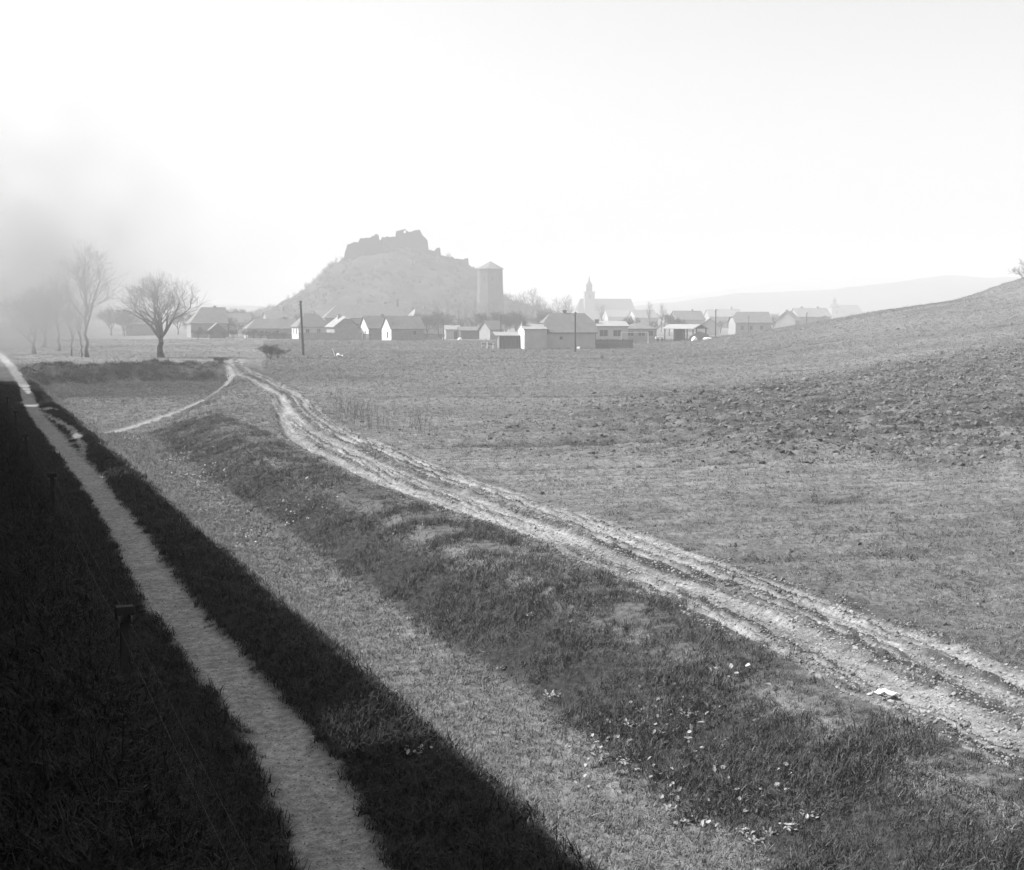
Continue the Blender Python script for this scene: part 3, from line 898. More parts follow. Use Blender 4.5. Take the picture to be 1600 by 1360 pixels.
# ------------------------------------------------------------------ utility poles
def pole(label, px, d, h, r0=.13, lean=0.0, arm=True):
    x, y = AT(px, d)
    r = empty('utility_pole', (x, y, gz(x, y) - .1), -YAW)
    MB().tube((0, 0, 0), (lean * h, 0, h), r0, r0 * .75, 8).build('shaft', M['pole'], r)
    for k, s in ((0, 1), (.35, -1)):
        b = MB().tube((lean*h, 0, h - .25 - k), (lean*h + s * .2, 0, h - .2 - k), .02, .02, 5)
        b.tube((lean*h + s * .2, 0, h - .22 - k), (lean*h + s * .2, 0, h - .05 - k), .05, .04, 6)
        b.build('insulator', M['iron'], r)
    tag(r, label, 'utility pole')
pole('tall dark leaning pole standing alone on the grass', 474.5, 158, 7.1, .17, -.035)
pole('dark pole standing before the half-hipped house', 898.5, 176, 5.8, .13, -.002)
pole('thin pole on the field edge right of the open barn', 1117, 234, 5.5, .12)
pole('thin pole between the half-hipped house and the pale house', 930, 216, 4.6, .1)
pole('faint pole before the dark half-hipped roof with three windows', 1168.5, 300, 5.2, .1)
pole('faint pole on the brow of the ploughed slope', 1258.5, 300, 5.6, .12)
pole('thin pole left of the garden house', 693.5, 255, 4.7, .11)
pole('thick pole rising behind the board shed', 782.5, 262, 5.4, .17)
pole('thin pole in front of the second white gable', 614.5, 259, 3.9, .07)
pole('thin pole before the plank fence', 645.5, 262, 4.2, .08)

# ------------------------------------------------------------------ bare trees
def bare_tree(seed, h, trunk_h, trunk_r, spread, levels=5, forks=3, droop=0.0, up=0.25, kids=(3, 4), twig_r=.012, ratio=.72, env=None, leader=0):
    """returns trunk mesh and crown mesh of a leafless tree"""
    rng = random.Random(seed)
    tr, cr = MB(), MB()
    # trunk in a few crooked pieces
    p = Vector((0, 0, -.15)); r = trunk_r
    n = 4
    pts = [p]
    for i in range(n):
        q = Vector((rng.uniform(-1, 1) * .05 * h * .3, rng.uniform(-1, 1) * .05 * h * .3, trunk_h * (i + 1) / n))
        pts.append(q)
    rs = [trunk_r * (1.35 if i == 0 else 1 - .08 * i) for i in range(n + 1)]
    for i in range(n):
        tr.tube(pts[i], pts[i+1], rs[i], rs[i+1], 9, cap=(i in (0, n-1)))
    top = pts[-1]
    rem = h - trunk_h
    def grow(p, d, L, r, lev):
        k = 3 if lev < 3 else 2
        q = p
        stops = []
        for i in range(k):
            d = (d + Vector((rng.uniform(-1, 1), rng.uniform(-1, 1), rng.uniform(-.6, 1) * .8 + up - droop * lev * .2)) * .17).normalized()
            q2 = q + d * (L / k)
            r2 = max(r * (1 - .42 * (i + 1) / k), twig_r * .6)
            ra = max(r * (1 - .42 * i / k), twig_r * .6)
            cr.tube(q, q2, ra, r2, 6 if lev < 2 else (4 if lev < 3 else 3), cap=False)
            q = q2
            stops.append((q2.copy(), d.copy(), r2))
        if lev >= levels: return
        if env and (q.x**2 + q.y**2) / env[0]**2 + ((q.z - env[1]) / env[2])**2 > rng.uniform(.45, 1.15): return
        nk = rng.randint(*kids)
        for c in range(nk):
            if c < 2: s = stops[-1]
            else: s = stops[rng.randrange(max(1, len(stops) - 1))]
            ax = s[1].orthogonal().normalized()
            ax.rotate(Matrix.Rotation(rng.uniform(0, 6.283), 3, s[1]))
            ang = rng.uniform(.25, .85) * spread
            nd = s[1].copy(); nd.rotate(Matrix.Rotation(ang, 3, ax))
            grow(s[0], nd, L * ratio * rng.uniform(.75, 1.15), max(s[2] * .72, twig_r), lev + 1)
    tot = sum(ratio ** i for i in range(levels + 1)) * .80
    if leader:
        q = top - Vector((0, 0, .1)); r = trunk_r * .85
        for i in range(leader):
            t = (i + 1) / leader
            q2 = Vector((top.x + rng.uniform(-.2, .2), top.y + rng.uniform(-.2, .2), trunk_h + rem * .82 * t))
            r2 = max(trunk_r * .85 * (1 - t * .9), twig_r)
            cr.tube(q, q2, r, r2, 6, cap=False)
            for b_ in range(2 if i else 3):
                a = rng.uniform(0, 6.283); tilt = rng.uniform(.45, .9) * spread
                grow(q2, Vector((math.sin(tilt) * math.cos(a), math.sin(tilt) * math.sin(a), math.cos(tilt))), rem * .2 * (1.15 - .6 * t), r2 * .55, 1)
            q, r = q2, r2
    for f in range(forks):
        a = 6.283 * f / forks + rng.uniform(-.5, .5)
        tilt = rng.uniform(.25, .6) * spread if forks > 1 else .05
        d = Vector((math.sin(tilt) * math.cos(a), math.sin(tilt) * math.sin(a), math.cos(tilt)))
        grow(top - Vector((0, 0, .1)), d, rem / tot, trunk_r * .62, 0)
    a = mesh_from('trunk', tr.v, tr.f); a.materials.append(M['bark'])
    b = mesh_from('crown', cr.v, cr.f); b.materials.append(M['twig'])
    # scale the crown to the wanted height
    zmax = max(v[2] for v in cr.v)
    s = (h - trunk_h) / (zmax - trunk_h)
    for v in b.vertices:
        v.co.z = trunk_h + (v.co.z - trunk_h) * s
    return a, b
def plant_tree(meshes, name, label, px, d, s=1.0, rz=0.0, group=None, sx=1.0, z=None):
    x, y = AT(px, d)
    r = empty(name, (x, y, gz(x, y) if z is None else z), rz)
    r.scale = (s * sx, s * sx, s)
    link_mesh('trunk', meshes[0], r); link_mesh('crown', meshes[1], r)
    tag(r, label, 'tree', group)
    return r
T_main = bare_tree(14, 10.9, 2.4, .34, 1.0, 6, 5, up=.12, kids=(3, 4), twig_r=.006, ratio=.78, env=(5.0, 6.4, 4.7))
T_tall = bare_tree(28, 14.5, 3.6, .2, .95, 5, 1, up=.30, kids=(3, 4), twig_r=.007, ratio=.78, env=(4.4, 8.8, 6.2), leader=8)
T_fork = bare_tree(5, 7.0, 1.2, .22, .9, 5, 3, up=.25, kids=(3, 4), twig_r=.014)
T_slim = bare_tree(31, 9.0, 2.0, .11, .6, 4, 1, up=.5, kids=(3, 3), twig_r=.009, ratio=.74, leader=7)
T_round = bare_tree(41, 9.0, 1.8, .25, 1.0, 5, 4, up=.12, kids=(4, 4), twig_r=.022)
T_bush = bare_tree(47, 3.0, .25, .07, 1.0, 5, 6, up=.15, kids=(3, 4), twig_r=.012)
plant_tree(T_main, 'bare_tree', 'lone bare tree with wide round crown and dark trunk on the meadow', 252.5, 152, 1.0, 1.1, sx=1.15)
plant_tree(T_tall, 'bare_tree', 'tallest slender bare tree half veiled in smoke', 137, 152, 1.02, .4, sx=1.15)
plant_tree(T_slim, 'bare_tree', 'thin crooked tree right beside the tallest smoky tree', 128, 153, .8, 2.2, sx=1.1)
plant_tree(T_slim, 'bare_tree', 'thin leaning tree second beside the tallest smoky tree', 113, 157, .85, 4.0, sx=1.2)
plant_tree(T_tall, 'bare_tree', 'bare twin-stemmed tree deep in the smoke', 93, 180, .8, 3.0, sx=1.3)
plant_tree(T_fork, 'bare_tree', 'low forked bare tree at the smoky bank end', 55, 164, 1.15, 1.0, sx=1.2)
plant_tree(T_round, 'bare_tree', 'broad bare tree fading into smoke behind the forked one', 72, 205, 1.2, 5.0)
grp = 'leafless trees in front of the castle hill'
rng = random.Random(99)
for px, d, s in ((648, 395, .9), (664, 420, 1.0), (684, 410, 1.05), (702, 430, 1.1), (716, 405, .95), (730, 440, 1.1), (744, 425, 1.05), (758, 410, .9), (772, 445, 1.1), (634, 440, .8)):
    plant_tree(T_slim, 'bare_tree', 'slender leafless tree before the foot of the castle hill', px, d, s * 1.15, rng.uniform(0, 6), grp, sx=1.5)
grp2 = 'leafless trees between tower and church'
for px, d, s in ((796, 470, 1.0), (806, 480, 1.25), (814, 460, 1.35), (823, 470, 1.2), (832, 490, 1.55), (842, 480, 1.25), (851, 470, 1.05), (860, 500, 1.0), (872, 480, 1.1), (882, 470, 1.25), (888, 480, 1.15)):
    plant_tree(T_slim, 'bare_tree', 'feathery leafless tree between the stone tower and the big church', px, d, s * 1.2, rng.uniform(0, 6), grp2, sx=1.5)
grp3 = 'thin poplars right of the big church'
for px, d, s in ((1014, 420, 1.05), (1033, 410, 1.0), (940, 430, .95), (1038, 470, .8)):
    plant_tree(T_slim, 'bare_tree', 'thin bare poplar rising near the goal and low houses', px, d, s * 1.1, rng.uniform(0, 6), grp3, sx=1.0)
grp4 = 'round garden trees of the village'
for px, d, s in ((352, 400, .8), (366, 420, .95), (378, 415, .9), (390, 410, .8), (402, 400, .6), (336, 390, .7), (312, 400, .75), (196, 330, .8), (176, 340, .9), (280, 350, .8), (205, 360, .9)):
    plant_tree(T_round, 'bare_tree', 'dense round bare tree behind the cottages', px, d, s, rng.uniform(0, 6), grp4)
grp5 = 'faint trees among the far houses'
for px, d, s in ((992, 520, .7), (1022, 560, .8), (1050, 540, .7), (1090, 600, .8), (1145, 620, .7), (1330, 900, 1.0), (1350, 980, 1.15), (1365, 960, .8), (1195, 560, .8), (1210, 600, .8), (900, 560, .7), (805, 440, .7), (818, 430, .75)):
    plant_tree(T_round, 'bare_tree', 'faint rounded tree among the hazy far houses', px, d, s, rng.uniform(0, 6), grp5)
grp6 = 'scrub on the castle hillside'
for px, d, zpy in ((462, 568, 470), (480, 590, 454), (493, 595, 446), (500, 598, 440), (512, 598, 430), (528, 598, 415), (452, 560, 474)):
    plant_tree(T_slim, 'bare_tree', 'small bare tree on the left shoulder of the castle hill', px, d, .55, rng.uniform(0, 6), grp6, z=ZPX(zpy, d) - 1.0, sx=1.6)
grp8 = 'bare fruit trees between the village houses'
for px, d, s in ((302, 312, .7), (358, 305, .6), (372, 330, .6), (396, 340, .7), (446, 312, .6), (472, 330, .7), (498, 350, .7), (520, 390, .8), (560, 380, .75), (600, 390, .8), (640, 300, .6), (655, 310, .7), (668, 300, .65), (685, 320, .75), (700, 330, .7), (720, 320, .75), (738, 340, .8), (752, 310, .7), (775, 320, .75), (790, 300, .7), (806, 310, .75), (822, 290, .6), (848, 330, .8), (930, 320, .7), (985, 300, .6), (1020, 300, .65), (1045, 330, .7), (1060, 320, .55), (1125, 360, .6), (1140, 380, .6), (1205, 400, .6), (1215, 420, .6)):
    plant_tree(T_round if int(px) % 3 else T_fork, 'bare_tree', 'small bare fruit tree between the village houses', px, d, s * 1.0, rng.uniform(0, 6), grp8)
plant_tree(T_fork, 'bare_tree', 'bare treetop at the crest of the steep knoll', 1600, 196, .75, 2.0, sx=.9)
grp7 = 'low garden bushes'
for px, d, s in ((366, 276, .8), (352, 280, .7), (386, 275, .75), (398, 278, .8), (408, 274, .6), (420, 276, .7), (432, 276, .6), (445, 276, .55), (312, 280, .8), (330, 279, .8), (665, 268, .5), (688, 270, .5)):
    plant_tree(T_bush, 'bush', 'low bare bush along the village gardens', px, d, s, rng.uniform(0, 6), grp7)
    bpy.data.objects[-1] if False else None
plant_tree(T_bush, 'shrub', 'dark twiggy shrub at the dirt road bend below the leaning pole', 423, 142, .62, 1.0, sx=1.5)
plant_tree(T_bush, 'shrub', 'smaller dark shrub beside the twiggy one at the road bend', 434, 146, .45, 2.0, sx=1.8)
plant_tree(T_bush, 'shrub', 'low shrub where the footpath meets the dirt road', 343, 130, .28, 3.0, sx=2.2)
for o in C.objects:
    if o.name.startswith(('bush', 'shrub')) and o.parent is None:
        o['category'] = 'bush'

# dry weed stalks by the road
def weed_mesh(seed, n=11, h=.8, spread=.6):
    rng = random.Random(seed)
    b = MB()
    for i in range(n):
        a = rng.uniform(0, 6.283); rr = rng.uniform(0, spread)
        p = Vector((rr * math.cos(a), rr * math.sin(a), -.05))
        hh = h * rng.uniform(.5, 1.1)
        q = p + Vector((rng.uniform(-.15, .15), rng.uniform(-.15, .15), hh))
        b.tube(p, q, .005, .003, 3, cap=False)
        for k in range(4):
            t = rng.uniform(.4, 1)
            s = p.lerp(q, t)
            b.tube(s, s + Vector((rng.uniform(-.12, .12), rng.uniform(-.12, .12), rng.uniform(.06, .2))), .003, .002, 3, cap=False)
    me = mesh_from('stalks', b.v, b.f); me.materials.append(M['twig'])
    return me
weed_protos = [weed_mesh(s) for s in (1, 2, 3)]
wxy = [(545, 62), (552, 58), (560, 60), (570, 56), (580, 62), (535, 64), (556, 66), (650, 56), (655, 52), (610, 60), (590, 54), (525, 70)]
for k, (px, d) in enumerate(wxy):
    x, y = AT(px, d)
    o = link_mesh('weed_clump', weed_protos[k % 3])
    o.location = (x, y, gz(x, y)); o.rotation_euler = (0, 0, k * 1.3); o.scale = [.85 + .25 * (k % 3)] * 3
    tag(o, 'dry brown weed stalks on the field edge inside the road bend', 'weeds', 'weed stalks inside the road bend')

# ------------------------------------------------------------------ railway: track, train, signal wire posts
TX = -1.62
RAIL_Z = 2.42
tz0, tz1 = -30.0, 200.0
def ballast():
    b = MB()
    b.prism_y([(-2.0 + TX, 2.0), (2.0 + TX, 2.0), (1.55 + TX, 2.33), (-1.55 + TX, 2.33)], tz0, tz1)
    o = b.build('ballast', M['ballast'])
    return tag(o, 'stone ballast bed of the railway track', 'ballast', kind='structure')
ballast()
rt = empty('railway_track', (TX, 0, RAIL_Z))
for s in (-.7525, .7525):
    b = MB()
    b.prism_y([(s - .06, -.15), (s + .06, -.15), (s + .012, -.11), (s + .012, -.04), (s + .035, -.03), (s + .035, 0), (s - .035, 0), (s - .035, -.03), (s - .012, -.04), (s - .012, -.11)], tz0, tz1)
    b.build('rail', M['iron'], rt)
sl = MB().box(-1.25, 1.25, -.12, .12, -.29, -.15)
slm = mesh_from('sleeper', sl.v, sl.f); slm.materials.append(M['sleeper'])
y = -14.0
while y < 120:
    o = link_mesh('sleeper', slm, rt); o.location = (0, y, 0)
    y += .65
tag(rt, 'railway track with steel rails on wooden sleepers', 'track')

def coach(label, y0, y1, roof_h=3.95, bel=3.3):
    L = y1 - y0
    r = empty('railway_coach', (TX, (y0 + y1) / 2, RAIL_Z))
    hw = 1.42
    MB().box(-hw, hw, -L/2, L/2, .95, 3.15).build('body', M['coach'], r)
    n = 9
    prof = [(-hw - .06, 3.15)] + [((hw + .06) * -math.cos(math.pi * i / n), 3.16 + (roof_h - 3.16) * math.sin(math.pi * i / n) ** .7) for i in range(1, n)] + [(hw + .06, 3.15)]
    MB().prism_y(prof, -L/2 - .1, L/2 + .1).build('roof', M['coach_roof'], r)
    k = int(L / 1.9)
    for i in range(k):
        yc = -L/2 + (i + .5) * L / k
        for s in (-1, 1):
            w = MB().box(s * hw - .02, s * hw + .02, yc - .5, yc + .5, 1.95, 2.85).build('window', M['glass'], r)
            MB().box(s * hw - .03, s * hw + .03, yc - .56, yc + .56, 1.88, 1.95).build('sill', M['coach'], w)
    MB().box(-1.2, 1.2, -L/2, L/2, .75, .95).build('underframe', M['black'], r)
    MB().box(-1.0, 1.0, -L/2 - 1.15, L/2 + 1.15, .8, 1.05).build('buffer_beam', M['black'], r)
    MB().box(-.5, .5, L/2, L/2 + 2.36, 1.05, bel).build('bellows', M['black'], r)
    wm = None
    for yc in (-L/2 + 1.9, -L/2 + 4.2, L/2 - 4.2, L/2 - 1.9):
        for s in (-.76, .76):
            w = MB().lathe([(.46, -.065), (.5, -.05), (.5, .065)], 20).build('wheel', M['iron'], r)
            w.rotation_euler = (0, math.pi/2, 0); w.location = (s, yc, .5)
    for yc in (-L/2 + 3.05, L/2 - 3.05):
        MB().box(-1.05, 1.05, yc - 1.7, yc + 1.7, .45, .8).build('bogie', M['black'], r)
    tag(r, label, 'railway coach')
# gaps between the vehicles let strips of sun through
coach('dark railway coach alongside the viewpoint', -10.0, 15.8)
coach('dark railway coach coupled ahead of the nearest one', 18.2, 42.3, 3.9)
coach('short dark railway coach in the middle of the train', 44.7, 56.4, 3.8)
coach('dark railway coach behind the tender', 58.8, 77.0, 3.85, 1.6)
def locomotive():
    r = empty('steam_locomotive', (TX, 91, RAIL_Z))
    MB().box(-1.4, 1.4, -11.4, -4.9, 1.0, 3.1).build('tender', M['black'], r)
    MB().prism_y([(-1.1, 3.1), (1.1, 3.1), (.8, 3.55), (-.8, 3.55)], -11.0, -6.5).build('coal', M['ballast'], r)
    MB().box(-1.45, 1.45, -4.4, -1.6, 1.2, 3.3).build('cab', M['black'], r)
    MB().prism_y([(-1.55, 3.3), (1.55, 3.3), (1.0, 3.75), (0, 3.9), (-1.0, 3.75)], -4.7, -1.4).build('cab_roof', M['black'], r)
    b = MB().lathe([(.85, 0), (.85, 9.0), (.8, 9.2)], 22).build('boiler', M['black'], r, smooth=False)
    b.rotation_euler = (-math.pi/2, 0, 0); b.location = (0, -1.7, 2.55)
    MB().lathe([(.3, 3.2), (.28, 4.1), (.34, 4.3)], 14, 0, 6.6).build('chimney', M['black'], r)
    MB().lathe([(.42, 3.2), (.4, 3.75), (.2, 3.95)], 14, 0, 3.2).build('dome', M['black'], r)
    MB().box(-1.45, 1.45, -1.6, 8.0, 1.35, 1.5).build('running_board', M['black'], r)
    for yc, rr in ((-.2, .72), (1.5, .72), (3.2, .72), (4.9, .72), (7.0, .45), (-6.2, .5), (-8.2, .5), (-10.2, .5)):
        for s in (-.78, .78):
            w = MB().lathe([(rr * .92, -.07), (rr, -.05), (rr, .07)], 24).build('wheel', M['iron'], r)
            w.rotation_euler = (0, math.pi/2, 0); w.location = (s, yc, rr)
    MB().box(-1.3, 1.3, 8.0, 8.3, .8, 1.4).build('buffer_beam', M['black'], r)
    tag(r, 'black steam locomotive with tender at the head of the train', 'locomotive')
locomotive()

post_y = [0.6, 12.7, 24.8, 37.2, 49.4, 61.5, 73.5, 85.5]
post_x = [1.36, 1.37, 1.5, 1.6, 1.75, 1.85, 1.9, 1.95]
tops = []
for k, (yy, xx) in enumerate(zip(post_y, post_x)):
    zb = gz(xx, yy)
    r = empty('signal_wire_post', (xx, yy, zb - .1), .1 * math.sin(k * 2.3))
    MB().box(-.036, .036, -.034, .034, 0, .99).build('post', M['post'], r)
    MB().box(-.085, .085, -.05, .05, .88, 1.02).build('pulley_board', M['post'], r)
    for s in (-.06, .06):
        w = MB().lathe([(.05, -.02), (.035, 0), (.05, .02)], 10).build('pulley', M['iron'], r)
        w.rotation_euler = (0, math.pi/2, 0); w.location = (s, -.085, .9)
    r.rotation_euler[1] = .03 * math.sin(k * 1.7)
    tag(r, 'short dark post with pulley board on the railway bank', 'wire post', 'signal wire posts along the railway bank')
    tops.append((xx, yy, zb + .8))
for s, lab in ((-.06, 'thin steel signal wire on the rail side of the bank posts'), (.06, 'thin steel signal wire on the path side of the bank posts')):
    b = MB()
    for (a, c) in zip(tops[:-1], tops[1:]):
        pa, pc = Vector(a) + Vector((s, -.11, -.0)), Vector(c) + Vector((s, -.11, 0))
        prev = pa
        for i in range(1, 9):
            t = i / 8
            q = pa.lerp(pc, t) - Vector((0, 0, .10 * 4 * t * (1 - t)))
            b.tube(prev, q, 0.0006, 0.0006, 4, cap=False)
            prev = q
    tag(b.build('signal_wire', M['wire']), lab, 'wire')

# ------------------------------------------------------------------ litter
def scrap(name, label, px, d, w, l, z=0.0, seed=0, h=.1):
    x, y = AT(px, d)
    rng = random.Random(seed)
    n = 6
    v, f = [], []
    for j in range(n):
        for i in range(n):
            v.append(((i/(n-1) - .5) * w, (j/(n-1) - .5) * l, h * (.3 + rng.uniform(-.4, .7)) + h * math.sin(i * 1.1) * .4))
    for j in range(n-1):
        for i in range(n-1):
            a = j*n + i
            f.append((a, a+1, a+n+1, a+n))
    o = link_mesh(name, mesh_from(name, v, f), None, M['paper'])
    m = o.modifiers.new('solid', 'SOLIDIFY'); m.thickness = .012
    o.location = (x, y, gz(x, y) + z)
    o.rotation_euler = (0, 0, -YAW + rng.uniform(-.3, .3))
    return tag(o, label, 'scrap')
scrap('paper_sheet', 'crumpled white paper sheet on the dirt road edge', 1400, 15.5, .27, .16, .04, 2, .05)
sc_ = scrap('white_scrap', 'bright white scrap heap with upright stick on the meadow', 531, 152, .8, .5, .1, 3, .3)
MB().tube((-.55, 0, -.05), (-.85, .05, .9), .03, .02, 5).build('stick', M['paper'], sc_)

# ------------------------------------------------------------------ scattered ground cover
def blades(seed, n, h, spread, w, lean, seg=2):
    rng = random.Random(seed)
    v, f = [], []
    for i in range(n):
        a = rng.uniform(0, 6.283); rr = spread * math.sqrt(rng.random())
        x, y = rr * math.cos(a), rr * math.sin(a)
        b = rng.uniform(0, 6.283)
        hh = h * rng.uniform(.55, 1.15)
        ln = lean * rng.uniform(.3, 1.4)
        dx, dy = math.cos(b), math.sin(b)
        px_, py_ = -dy, dx
        k = len(v)
        for s in range(seg + 1):
            t = s / seg
            ww = w * (1 - t * .85) * .5
            cx, cyy, cz = x + dx * ln * hh * t * t, y + dy * ln * hh * t * t, hh * (t - .35 * ln * t * t) - .02
            v += [(cx - px_ * ww, cyy - py_ * ww, cz), (cx + px_ * ww, cyy + py_ * ww, cz)]
        for s in range(seg):
            f.append((k + 2*s, k + 2*s + 1, k + 2*s + 3, k + 2*s + 2))
    return mesh_from('tuft', v, f)
def clods(seed, r=.07):
    bm = bmesh.new()
    bmesh.ops.create_icosphere(bm, subdivisions=1, radius=r)
    rng = random.Random(seed)
    for v in bm.verts:
        v.co *= rng.uniform(.6, 1.25)
        v.co.z *= .7
    me = bpy.data.meshes.new('clod'); bm.to_mesh(me); bm.free()
    return me
def leaf_cluster(seed, n, size, spread):
    rng = random.Random(seed)
    v, f = [], []
    for i in range(n):
        a = rng.uniform(0, 6.283); rr = spread * rng.random()
        c = Vector((rr * math.cos(a), rr * math.sin(a), rng.uniform(.0, .6) * size + .02))
        tilt = rng.uniform(.1, .9); b = rng.uniform(0, 6.283)
        m = Matrix.Rotation(b, 3, 'Z') @ Matrix.Rotation(-tilt, 3, 'Y')
        L, W = size * rng.uniform(.6, 1.2), size * rng.uniform(.5, .85)
        k = len(v)
        for (lx, ly, lz) in ((0, 0, 0), (.35, -.5, .05), (.75, -.4, .03), (1, 0, -.08), (.75, .4, .03), (.35, .5, .05), (.5, 0, -.05)):
            v.append(tuple(c + m @ Vector((lx * L, ly * W, lz * L))))
        f += [(k, k+1, k+6), (k+1, k+2, k+6), (k+2, k+3, k+6), (k+3, k+4, k+6), (k+4, k+5, k+6), (k+5, k, k+6)]
    return mesh_from('leaf_cluster', v, f)

def scatter(name, label, cat, protos, mat, X, Y, sc, tilt=.15, seed=0, sink=0.0, zs=None, heights=None):
    nprng = np.random.default_rng(seed)
    Z = full(X, Y)[0] if heights is None else heights
    n = len(X)
    me = bpy.data.meshes.new(name)
    me.vertices.add(n)
    me.vertices.foreach_set('co', np.stack([X, Y, Z - sink], 1).astype(np.float32).ravel())
    rot = np.stack([nprng.normal(0, tilt, n), nprng.normal(0, tilt, n), nprng.uniform(0, 6.283, n)], 1).astype(np.float32)
    a = me.attributes.new('rot', 'FLOAT_VECTOR', 'POINT'); a.data.foreach_set('vector', rot.ravel())
    s3 = np.stack([sc, sc, sc * (zs if zs is not None else 1.0)], 1).astype(np.float32)
    a = me.attributes.new('siz', 'FLOAT_VECTOR', 'POINT'); a.data.foreach_set('vector', s3.ravel())
    col = bpy.data.collections.new(name + '_pieces')
    for p in protos:
        p.materials.clear(); p.materials.append(M[mat])
        po = bpy.data.objects.new(name + '_piece', p)
        col.objects.link(po)
    o = bpy.data.objects.new(name, me)
    C.objects.link(o)
    ng = bpy.data.node_groups.new(name, 'GeometryNodeTree')
    ng.interface.new_socket('Geometry', in_out='INPUT', socket_type='NodeSocketGeometry')
    ng.interface.new_socket('Geometry', in_out='OUTPUT', socket_type='NodeSocketGeometry')
    N, Lk = ng.nodes, ng.links
    gi, go = N.new('NodeGroupInput'), N.new('NodeGroupOutput')
    ci = N.new('GeometryNodeCollectionInfo')
    ci.inputs['Collection'].default_value = col
    ci.inputs['Separate Children'].default_value = True
    ci.inputs['Reset Children'].default_value = True
    ip = N.new('GeometryNodeInstanceOnPoints')
    ip.inputs['Pick Instance'].default_value = True
    ra = N.new('GeometryNodeInputNamedAttribute'); ra.data_type = 'FLOAT_VECTOR'; ra.inputs['Name'].default_value = 'rot'
    sa = N.new('GeometryNodeInputNamedAttribute'); sa.data_type = 'FLOAT_VECTOR'; sa.inputs['Name'].default_value = 'siz'
    mp = N.new('GeometryNodeMeshToPoints')
    Lk.new(gi.outputs[0], mp.inputs['Mesh'])
    Lk.new(mp.outputs[0], ip.inputs['Points'])
    Lk.new(ci.outputs[0], ip.inputs['Instance'])
    Lk.new(ra.outputs['Attribute'], ip.inputs['Rotation'])
    Lk.new(sa.outputs['Attribute'], ip.inputs['Scale'])
    Lk.new(ip.outputs[0], go.inputs[0])
    md = o.modifiers.new('scatter', 'NODES'); md.node_group = ng
    return tag(o, label, cat, kind='stuff')

nr = np.random.default_rng(5)
def wedge(n, dmin, dmax, pw=1.0, lo=-.47, hi=.47):
    """random ground points in the part of the land that lies ahead, densest near"""
    t = nr.random(n)
    d = (dmin ** pw + t * (dmax ** pw - dmin ** pw)) ** (1 / pw)
    u = d * nr.uniform(lo, hi, n)
    return UD(u, d)
def keep(X, Y, prob):
    s = nr.random(len(X)) < prob
    return X[s], Y[s]
# rank grass on bank and shoulder, blade colour darkened to paint the train's shade
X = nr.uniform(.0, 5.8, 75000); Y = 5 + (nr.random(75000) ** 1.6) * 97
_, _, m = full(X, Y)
X, Y = keep(X, Y, (1 - m['path']) ** 1.5 * m['train_shade'] * .9)
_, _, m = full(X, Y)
g_shade_toned = [blades(s, 16, .16, .12, .014, .8) for s in (1, 2, 3)]
scatter('shade_toned_grass', 'rank grass with shade painted dark on the railway bank and path shoulder', 'grass', g_shade_toned, 'grass_shade_tone', X, Y, nr.uniform(.5, 1.3, len(X)) * (1 - .6 * sst(.02, .5, m['path'])), .3, 1)
# ditch bottom and hollow: short dry grass
X = np.concatenate([nr.uniform(4.4, 9.5, 60000), nr.uniform(4.4, 26, 50000)])
Y = np.concatenate([7 + (nr.random(60000) ** 1.7) * 60, 52 + (nr.random(50000) ** 1.1) * 90])
_, _, m = full(X, Y)
X, Y = keep(X, Y, (1 - m['path']) * (1 - m['road']) * (1 - m['bankface']) * (1 - m['train_shade']) * (1 - m['isfield']) * .8)
g_dry = [blades(s, 12, .085, .1, .012, 1.0) for s in (4, 5, 6)]
scatter('dry_grass', 'short pale dry grass in the ditch and on the road verge', 'grass', g_dry, 'grass_dry', X, Y, nr.uniform(.5, 1.3, len(X)) * (.9 + Y / 130), .25, 2)
# bank face: tussocks
X = np.concatenate([nr.uniform(6.6, 12, 70000), nr.uniform(8, 22, 20000)])
Y = np.concatenate([6.5 + (nr.random(70000) ** 1.6) * 60, nr.uniform(55, 118, 20000)])
_, _, m = full(X, Y)
X, Y = keep(X, Y, (1 - m['road']) * (1 - m['path']) * np.clip(m['bankface'] * (.85 + .5 * m['tus']) + .5 * sst(8.4, 9.4, X) * (.35 + m['tus']), 0, 1) * (1 - m['isfield']) * (1 - .7 * sst(45, 90, Y)))
g_bank = [blades(7, 18, .12, .14, .011, 1.2), blades(8, 14, .17, .12, .011, .9), blades(9, 20, .09, .15, .011, 1.3)]
_, _, m = full(X, Y)
scatter('bank_grass', 'tussocky grass on the ditch bank below the dirt road', 'grass', g_bank, 'grass_bank', X, Y, nr.uniform(.4, 1.0, len(X)) * (.6 + .9 * m['tus']), .25, 3)
# rough growth on the far edge of the hollow
X = nr.uniform(5, 27, 9000); Y = nr.uniform(113, 126, 9000)
_, _, m = full(X, Y)
X, Y = keep(X, Y, (1 - m['path']) * (1 - m['road']) * np.clip(1.6 * m['rim'] + sst(.05, .4, m['hollow']) * (1 - sst(.7, 1, m['hollow'])), 0, 1) * (.1 + .6 * m['tus']))
scatter('rough_grass', 'rough dark growth on the far rim of the hollow', 'grass', [blades(s, 16, .3, .25, .03, 1.0) for s in (51, 52)], 'grass_bank', X, Y, nr.uniform(.4, 1.3, len(X)), .3, 31)
